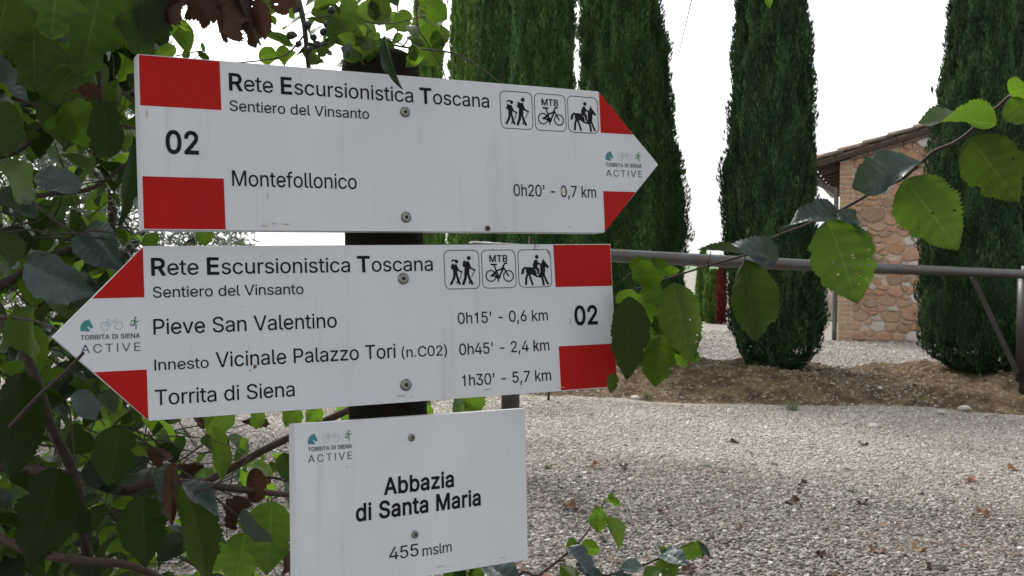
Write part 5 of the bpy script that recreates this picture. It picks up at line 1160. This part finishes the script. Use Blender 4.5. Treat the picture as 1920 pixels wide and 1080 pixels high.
mass = thick(-700, 130, -500, 230, 1.2, 2.6, 700, .07, ['dark', 'dark', 'broad']) + thick(-700, -20, 200, 1100, 1.2, 3.0, 800, .07, ['dark', 'broad']) + thick(-200, 170, 480, 1150, 1.9, 3.2, 420, .06, ['dark', 'broad', 'dark']) + thick(-100, 300, 690, 1200, 1.6, 2.8, 170, .06, ['dark', 'broad'])
leaf_mass('foliage', bush, mass, None)
def keep_(px, py, d): return not (in_signs(px, py) and d < 1.25)
def thick2(px0, px1, py0, py1, d0, d1, n, sz, keys, dens=lambda x, y: 1):
    out = []
    while len(out) < n:
        px, py, d = rb.uniform(px0, px1), rb.uniform(py0, py1), rb.uniform(d0, d1)
        if not keep_(px, py, d) or not keep_(px + 40, py, d) or rb.random() > dens(px, py): continue
        P = at(px, py, d)
        if P.z > .02: out.append((P, sz * rb.uniform(.6, 1.25), rb.choice(keys)))
    return out
mid = (thick2(-40, 330, -40, 150, 1.3, 2.0, 150, .055, ['dark', 'dark', 'broad', 'young']) + thick2(-40, 250, 140, 260, 1.2, 2.0, 60, .045, ['dark', 'broad', 'young']) + thick2(-40, 260, 250, 470, 1.25, 2.1, 70, .042, ['broad', 'dark', 'young'])
       + thick2(-40, 235, 460, 720, 1.2, 2.1, 130, .045, ['broad', 'dark', 'young', 'dark']) + thick2(-40, 340, 700, 1110, 1.25, 2.2, 230, .048, ['dark', 'broad', 'dark', 'young']) + thick2(300, 620, 780, 1110, 1.4, 2.2, 60, .042, ['broad', 'dark', 'young'], lambda x, y: 1.1 - (x - 300) / 380))
leaf_mass('leaf_mass', bush, mid, None)
# crown overhead, out of the frame: it keeps the boards and the near gravel in soft shade
over = []
while len(over) < 9000:
    x, y = rb.uniform(-3.6, 4.0), rb.uniform(-3.5, 5.6); z = rb.uniform(2.3, 4.0)
    if z < 1.34 + .31 * max(y, 0): continue
    if math.hypot((x - .2) / 3.8, (y - 1.05) / 4.55) > 1: continue
    over.append((Vector((x, y, z)), rb.uniform(.07, .12), rb.choice(['broad', 'dark'])))
tree = empty('shade_tree', (-1.9, -1.0, 0)); tag(tree, 'broadleaved tree beside the path whose crown hangs over the signpost from above', 'tree')
leaf_mass('crown', tree, over, None)
m = MB(); m.tube([(-1.9, -1.0, 0), (-1.85, -1.0, 1.2), (-1.6, -.9, 2.3), (-1.1, -.5, 3.2)], .13, .06, 12); m.tube([(-1.7, -.9, 2.0), (-.8, .2, 2.6), (.4, 1.0, 3.0)], .05, .02, 8); m.tube([(-1.7, -.9, 2.0), (-.6, -1.4, 2.7), (.8, -1.8, 3.1)], .05, .02, 8); m.tube([(-1.6, -.8, 2.2), (-1.8, .8, 2.8), (-1.4, 2.2, 3.1)], .045, .02, 8)
m.build('trunk', MAT['bark'], tree, smooth=True)
hang = [((1438,-22),(1444,18),16,1.3,'leafyoung')]
for b, t_, w, d, mt in hang: hero(tree, b, t_, w, d, mat=mt)
stem_obj(tree, [(1304,-30,1.3),(1292,20,1.3),(1280,70,1.3),(1272,106,1.3)], .0007, .0004, 'twig', 'twig'); stem_obj(tree, [(1436,-70,1.3),(1440,-20,1.3)], .001, .0006, 'twig', 'twig')

# privet-like climber over the post, with dark berries
pv_root = at(560, 1900, 1.35); pv_root.z = 0
pv = empty('berry_shrub', pv_root); tag(pv, 'fine twigs with small oval leaves and black berries hanging above the upper board', 'shrub')
for P, r0, r1 in (([(420,-2300,1.3),(500,-900,1.25),(548,-60,1.2),(560,0,1.2),(570,45,1.2),(575,90,1.22),(580,140,1.25)], .0036, .0026), ([(575,60,1.22),(540,100,1.2),(500,112,1.18),(440,118,1.2)], .0011, .0007), ([(575,95,1.2),(660,70,1.18),(755,88,1.15),(850,100,1.15),(905,130,1.18),(940,158,1.2)], .0012, .0007),
                  ([(575,35,1.2),(640,30,1.2),(720,45,1.2),(800,30,1.22)], .0010, .0006), ([(785,-40,1.2),(782,40,1.2),(800,80,1.2),(830,130,1.22),(838,170,1.24)], .0009, .0006), ([(740,-30,1.25),(745,60,1.25),(700,120,1.28)], .0008, .0006),
                  ([(330,105,1.25),(380,96,1.2),(350,120,1.2)], .0008, .0005), ([(640,-40,1.25),(625,20,1.22),(600,70,1.22)], .0010, .0006), ([(455,-30,1.2),(500,50,1.2),(560,90,1.2)], .0008, .0006), ([(760,88,1.15),(740,76,1.06),(724,70,1.02)], .0007, .0005)):
    stem_obj(pv, P, r0, r1, 'twig', 'twig')
V_, F_ = [], []
import bmesh
bm = bmesh.new(); bmesh.ops.create_icosphere(bm, subdivisions=2, radius=1); bmesh_m = bpy.data.meshes.new('berry'); bm.to_mesh(bmesh_m); bm.free(); bmesh_m.polygons.foreach_set('use_smooth', [True]*len(bmesh_m.polygons)); bmesh_m.materials.append(MAT['berry'])
for px, py in ((622,19),(634,34),(614,46),(576,47),(545,66),(595,84),(580,93),(607,60),(560,82),(588,70)):
    obj('berry', bmesh_m, None, pv, Matrix.Translation(at(px, py, 1.19)) @ Matrix.Scale(.0042 * rb.uniform(.85, 1.15), 4))
Ph = lambda *a, **k: hero(pv, *a, **k)
Ph((612,66),(694,44),66, 1.18, mat='leaf', serr=0, fold=.3, roll=.2); Ph((722,66),(746,172),24, 1.02, 1.03, side='top', roll=.5, fold=.5, kind='narrow', serr=0, mat='leaf'); Ph((500,66),(558,84),20, 1.2, mat='leafdark', roll=.6, serr=0)
Ph((708,40),(716,-8),46, 1.2, kind='oval', serr=0, mat='leafsmall'); Ph((700,40),(682,4),44, 1.2, kind='oval', serr=0, mat='leafsmall'); Ph((610,0),(604,48),48, 1.22, kind='oval', serr=0, mat='leaf'); Ph((660,40),(650,-5),40, 1.22, kind='oval', serr=0, mat='leafsmall')
Ph((800,8),(840,40),44, 1.2, kind='elm', serr=0, mat='leafyoung'); Ph((802,40),(808,92),50, 1.22, mat='leafyoung', serr=.02); Ph((786,80),(826,126),52, 1.23, mat='leafyoung', serr=.02); Ph((745,55),(765,20),34, 1.22, kind='oval', serr=0, mat='leafsmall'); Ph((485,108),(520,100),34, 1.2, kind='oval', serr=0, mat='leafyoung'); Ph((540,106),(518,96),30, 1.21, kind='oval', serr=0, mat='leafyoung')
Ph((640,88),(690,120),24, 1.16, side='top', roll=.9, serr=0, mat='leaf'); Ph((350,110),(348,92),20, 1.2, kind='narrow', serr=0, mat='leafdark'); Ph((392,112),(370,96),18, 1.2, kind='narrow', serr=0, mat='leafdark'); Ph((378,80),(384,100),10, 1.2, kind='narrow', serr=0); Ph((338,40),(355,48),10, 1.2, kind='narrow', serr=0, mat='leafyoung'); Ph((336,46),(360,60),10, 1.2, kind='narrow', serr=0, mat='leafyoung')
Ph((648,112),(690,98),30, 1.08, mat='leafsmall', kind='oval', serr=0, roll=.3); Ph((700,80),(690,120),26, 1.08, mat='leaf', serr=0, roll=.4); Ph((790,92),(760,128),30, 1.09, mat='leafyoung', serr=0); Ph((665,84),(640,108),22, 1.08, side='top', serr=0, roll=.5); Ph((772,84),(778,118),20, 1.09, mat='leaf', serr=0)
fill(46, 540, 850, -40, 112, 1.2, 1.55, .030, ['small', 'small', 'broad', 'dark', 'young'], par=pv, wr=.7)
fill(16, 480, 720, -30, 40, 1.25, 1.6, .034, ['small', 'broad'], par=pv, wr=.8)
fill(20, 640, 790, 50, 118, 1.06, 1.12, .022, ['small', 'dark', 'small'], par=pv, wr=.6)
fill(14, 560, 700, 60, 130, 1.22, 1.4, .022, ['small', 'dark'], par=pv, wr=.6)
# withered creeper above the upper board
wv_root = at(330, 1900, 1.3); wv_root.z = 0
wv = empty('withered_creeper', wv_root); tag(wv, 'withered creeper with curled brown leaves above the left end of the upper board', 'creeper')
stem_obj(wv, [(230,-60,1.0),(330,-30,1.0),(420,-18,1.02),(500,-25,1.05),(560,-10,1.05)], .002, .0012, 'bark', 'stem')
Wh = lambda *a, **k: hero(wv, *a, mat='dead', **k)
Wh((300,-30),(268,74),96, .98, kind='lobed', serr=.08, wave=.06, fold=.3); Wh((296,-30),(330,52),60, .99, kind='lobed', serr=.08, roll=.4, fold=.5)
Wh((352,-30),(400,48),84, 1.0, kind='lobed', serr=.1, wave=.10, fold=.6); Wh((400,-25),(446,84),66, 1.01, kind='lobed', serr=.1, wave=.12, fold=.9, bend=.9, roll=.3); Wh((440,-20),(487,92),44, 1.02, kind='lobed', serr=.1, wave=.12, fold=.9, twist=1.2)
Wh((430,-25),(470,40),70, 1.03, kind='lobed', serr=.1, wave=.1); Wh((484,-5),(498,82),36, 1.03, kind='elm', serr=.05, fold=.3); Wh((526,-20),(528,32),56, 1.05, kind='lobed', serr=.1, wave=.05, holes=2, nv=14, nu=4); Wh((-15,20),(18,60),40, .95, kind='lobed', serr=.05)
Wh((100,-10),(90,30),40, 1.05, kind='lobed', serr=.05); Wh((195,175),(150,165),30, 1.15, kind='oval', serr=0); Wh((128,150),(150,175),22, 1.15, kind='oval', serr=0)

# olive tree, pale and silvery, beyond the thicket
ot = empty('olive_tree', (at(190, 500, 6.2).x, at(190, 500, 6.2).y, 0)); tag(ot, 'silvery olive tree blurred behind the thicket left of the upper board', 'olive tree')
ox, oy = ot.location.x, ot.location.y
pts_ = []
ro = random.Random(4)
cl = [(ro.gauss(0, .75), ro.gauss(0, .7), ro.uniform(.75, 1.85), ro.uniform(.22, .42)) for _ in range(46)]
while len(pts_) < 26000:
    a = ro.choice(cl); v = Vector((ro.gauss(0, 1), ro.gauss(0, 1), ro.gauss(0, 1))).normalized() * a[3] * ro.random() ** .4
    pts_.append((Vector((ox - .12 + a[0] * .62 + v.x, oy + a[1] + v.y, max(.45, a[2] + v.z * .9))), ro.uniform(.04, .065), 'olive'))
def narrow_mass(name, par, pts):
    v0, f0, uv0 = leaf_geo(kind='narrow', nu=1, nv=3, fold=.2, bend=.3, serr=0, wave=0); v0 = np.array(v0); f0 = np.array(f0); n = len(pts); allv = np.empty((n, len(v0), 3))
    for i, (P, s, k) in enumerate(pts):
        D = Vector((ro.gauss(0, 1), ro.gauss(0, 1), ro.gauss(-.2, 1))).normalized(); up = Vector((ro.gauss(0, 1), ro.gauss(0, 1), ro.gauss(0, 1))).normalized()
        if abs(up.dot(D)) > .97: up = Vector((1, 0, 0))
        M = np.array(frame(P, P + D * s, up, s * .26)); allv[i] = v0 @ M[:3, :3].T + M[:3, 3]
    m = mesh_np(name, allv.reshape(-1, 3), (f0[None] + (np.arange(n) * len(v0))[:, None, None]).reshape(-1, 4))
    uvl = m.uv_layers.new(name='UVMap'); uvl.data.foreach_set('uv', np.tile(np.array(uv0)[f0.ravel()].ravel(), n).astype(np.float32))
    o = obj(name, m, MAT['olive'], par); return o
narrow_mass('crown', ot, pts_)
m = MB(); m.tube([(ox, oy, -.05), (ox + .05, oy, .5), (ox - .05, oy, 1.0)], .11, .07, 10)
for k in range(9):
    c = cl[k]; m.tube([(ox - .05, oy, .9), (ox + c[0] * .4, oy + c[1] * .5, 1.0 + (c[2] - 1.0) * .6), (ox - .1 + c[0] * .62, oy + c[1], c[2])], .035, .008, 6)
m.build('trunk', MAT['bark'], ot, smooth=True)

# dry bits of leaf and bark lying between the stones
V = []; F = []
for i in range(1500):
    px, py = rb.uniform(380, 1990), 745 + 345 * rb.random() ** .8; P = gp(px, py, .014)
    if P.y > 9: continue
    s = rb.uniform(.006, .022); a = rb.uniform(0, 6.28); u = Vector((math.cos(a), math.sin(a), rb.uniform(-.3, .3))) * s; w = Vector((-math.sin(a), math.cos(a), rb.uniform(-.3, .5))) * s * rb.uniform(.2, .7)
    k = len(V); V += [P - u, P + w, P + u, P - w + Vector((0, 0, s * .3))]; F += [(k, k + 1, k + 2), (k, k + 2, k + 3)]
lt = obj('leaf_litter', mesh('leaf_litter', V, F), simple('brown_litter', (.10, .06, .035), .9, .6, 6)); tag(lt, 'scattered bits of dry brown leaf and bark', kind='stuff')
# fallen leaves, stones and weeds on the gravel
fl = [(1072,948,.065,'curled tan leaf on the gravel just right of the plaque','deadred'),(1117,868,.055,'pale tan leaf lying flat, middle of the gravel behind the plaque','deadred'),(1170,873,.045,'small brown leaf with a dark hole beside the pale tan one','dead'),(1645,1030,.055,'pale yellowish leaf with a ragged edge near the bottom right','deadred'),
      (1288,1066,.05,'rust-coloured leaf close to the two saplings at the bottom edge','dead'),(1845,960,.045,'curled tan leaf in the grey gravel near the right edge','deadred'),(1240,955,.04,'small tan leaf in the grey gravel left of the dark crumpled one','deadred'),(1395,990,.04,'small light tan leaf below and left of the dark crumpled one','deadred'),
      (1725,1027,.05,'tan curled leaf right of the pale yellowish one near the bottom right','deadred'),(1485,938,.055,'dark brown crumpled leaf in the middle of the near gravel','dead'),(1547,1042,.05,'rust brown leaf near the bottom edge, under the crumpled dark one','dead'),(1615,940,.05,'dark flat twig-like leaf right of the weed tuft','dead'),
      (1900,878,.06,'thin brown leaf at the right edge of the pale gravel','deadred'),(1378,828,.05,'tiny curled brown leaf in front of the earth bank','dead'),(1820,898,.05,'light tan leaf left of the right frame edge on the pale gravel','deadred'),(1755,1066,.06,'brown leaf at the bottom right corner region','dead'),(1620,832,.05,'dark brown leaf close to the foot of the earth bank','dead'),(1505,905,.04,'small black leaf above the dark crumpled leaf','dead')]
for i, (px, py, s, lab, mt) in enumerate(fl):
    s *= 1.3; P = gp(px, py, .020); D = Vector((math.cos(i * 2.4), math.sin(i * 2.4) * .9, .12)).normalized()
    me = leaf_mesh('fallen_leaf', MAT[mt], kind='lobed', nu=4, nv=12, fold=.45, bend=.9, wave=.14, serr=.10, seed=i)
    o = obj('fallen_leaf', me, None, None, frame(P - D * s * .5, P + D * s * .5, Vector((rb.gauss(0, .25), -.25, 1)).normalized(), s * .85)); tag(o, lab, 'leaf', 'fallen leaves on the gravel')
def tuft(px, py, h, n, lab, mat, z=0.0):
    P = gp(px, py, z); V = []; F = []
    for i in range(n):
        a = rb.uniform(0, 6.28); r = h * .5 * rb.random(); b0 = P + Vector((math.cos(a) * r, math.sin(a) * r, -.005)); L_ = h * rb.uniform(.5, 1.1); D = Vector((math.cos(a) * .5, math.sin(a) * .5, 1)).normalized(); s = Vector((-math.sin(a), math.cos(a), 0)) * h * .035
        k = len(V); V += [b0 - s, b0 + s, b0 + D * L_ * .6 + s * .7, b0 + D * L_ * .6 - s * .7, b0 + D * L_ + Vector((math.cos(a), math.sin(a), -.3)) * L_ * .3]; F += [(k, k+1, k+2, k+3), (k+3, k+2, k+4)]
    tag(obj('weed_tuft', mesh('weed_tuft', V, F), mat), lab, 'weed', 'weed tufts')
wm1 = simple('weed_green', (.09, .13, .045), .8, .3, 40)
for px, py, h, lab, z in ((1597,925,.05,'small olive-green weed tuft in the middle of the near gravel',0),(1028,878,.05,'low green weed patch beside the plaque',0),(1326,876,.04,'tiny weed sprig in the gravel below the dark cypress',0),(1452,872,.04,'flat weed sprig right of the tiny one',0),(1485,768,.10,'green moss clump at the foot of the earth bank',0),(1404,700,.14,'grey-green seedling at the foot of the narrow dark cypress',.16),(1575,690,.06,'small green weed on the gravel in front of the building',0),(1215,745,.07,'grassy weed at the left foot of the earth bank',.02)):
    tuft(px, py, h, 40, lab, wm1, z)
st_m = simple('pale_stone', (.36, .34, .30), .8, .12, 20, 0, .5, .004)
for px, py, s, lab, z in ((1619,655,.055,'white stone on the gravel in front of the building wall',0),(1650,730,.05,'roundish pale stone on the right half of the earth bank',.10),(1808,769,.08,'flat white stone at the foot of the bank near the right edge',.02),(1638,803,.07,'flat white stone lying on the pale gravel below the bank',0),(1190,748,.06,'pale round stone at the left part of the earth bank',.05),(1515,737,.05,'pale stone half way up the earth bank, below the cypress',.06),(1765,775,.05,'small white stone left of the flat white one at the bank foot',.02)):
    P = gp(px, py, z); bm = bmesh.new(); bmesh.ops.create_icosphere(bm, subdivisions=2, radius=1); ph = [rb.random() * 6 for _ in range(4)]
    for v in bm.verts: r = 1 + .15 * math.sin(v.co.x * 3 + ph[0]) + .1 * math.sin(v.co.y * 4 + ph[1]) + .06 * rb.gauss(0, 1); v.co = Vector((v.co.x * r * s, v.co.y * r * s * .8, v.co.z * r * s * .5))
    for v in bm.verts: v.co *= .62
    me = bpy.data.meshes.new('stone'); bm.to_mesh(me); bm.free(); tag(obj('pale_stone', me, st_m, None, Matrix.Translation(P + Vector((0, 0, s * .2)))), lab, 'stone', 'loose pale stones')
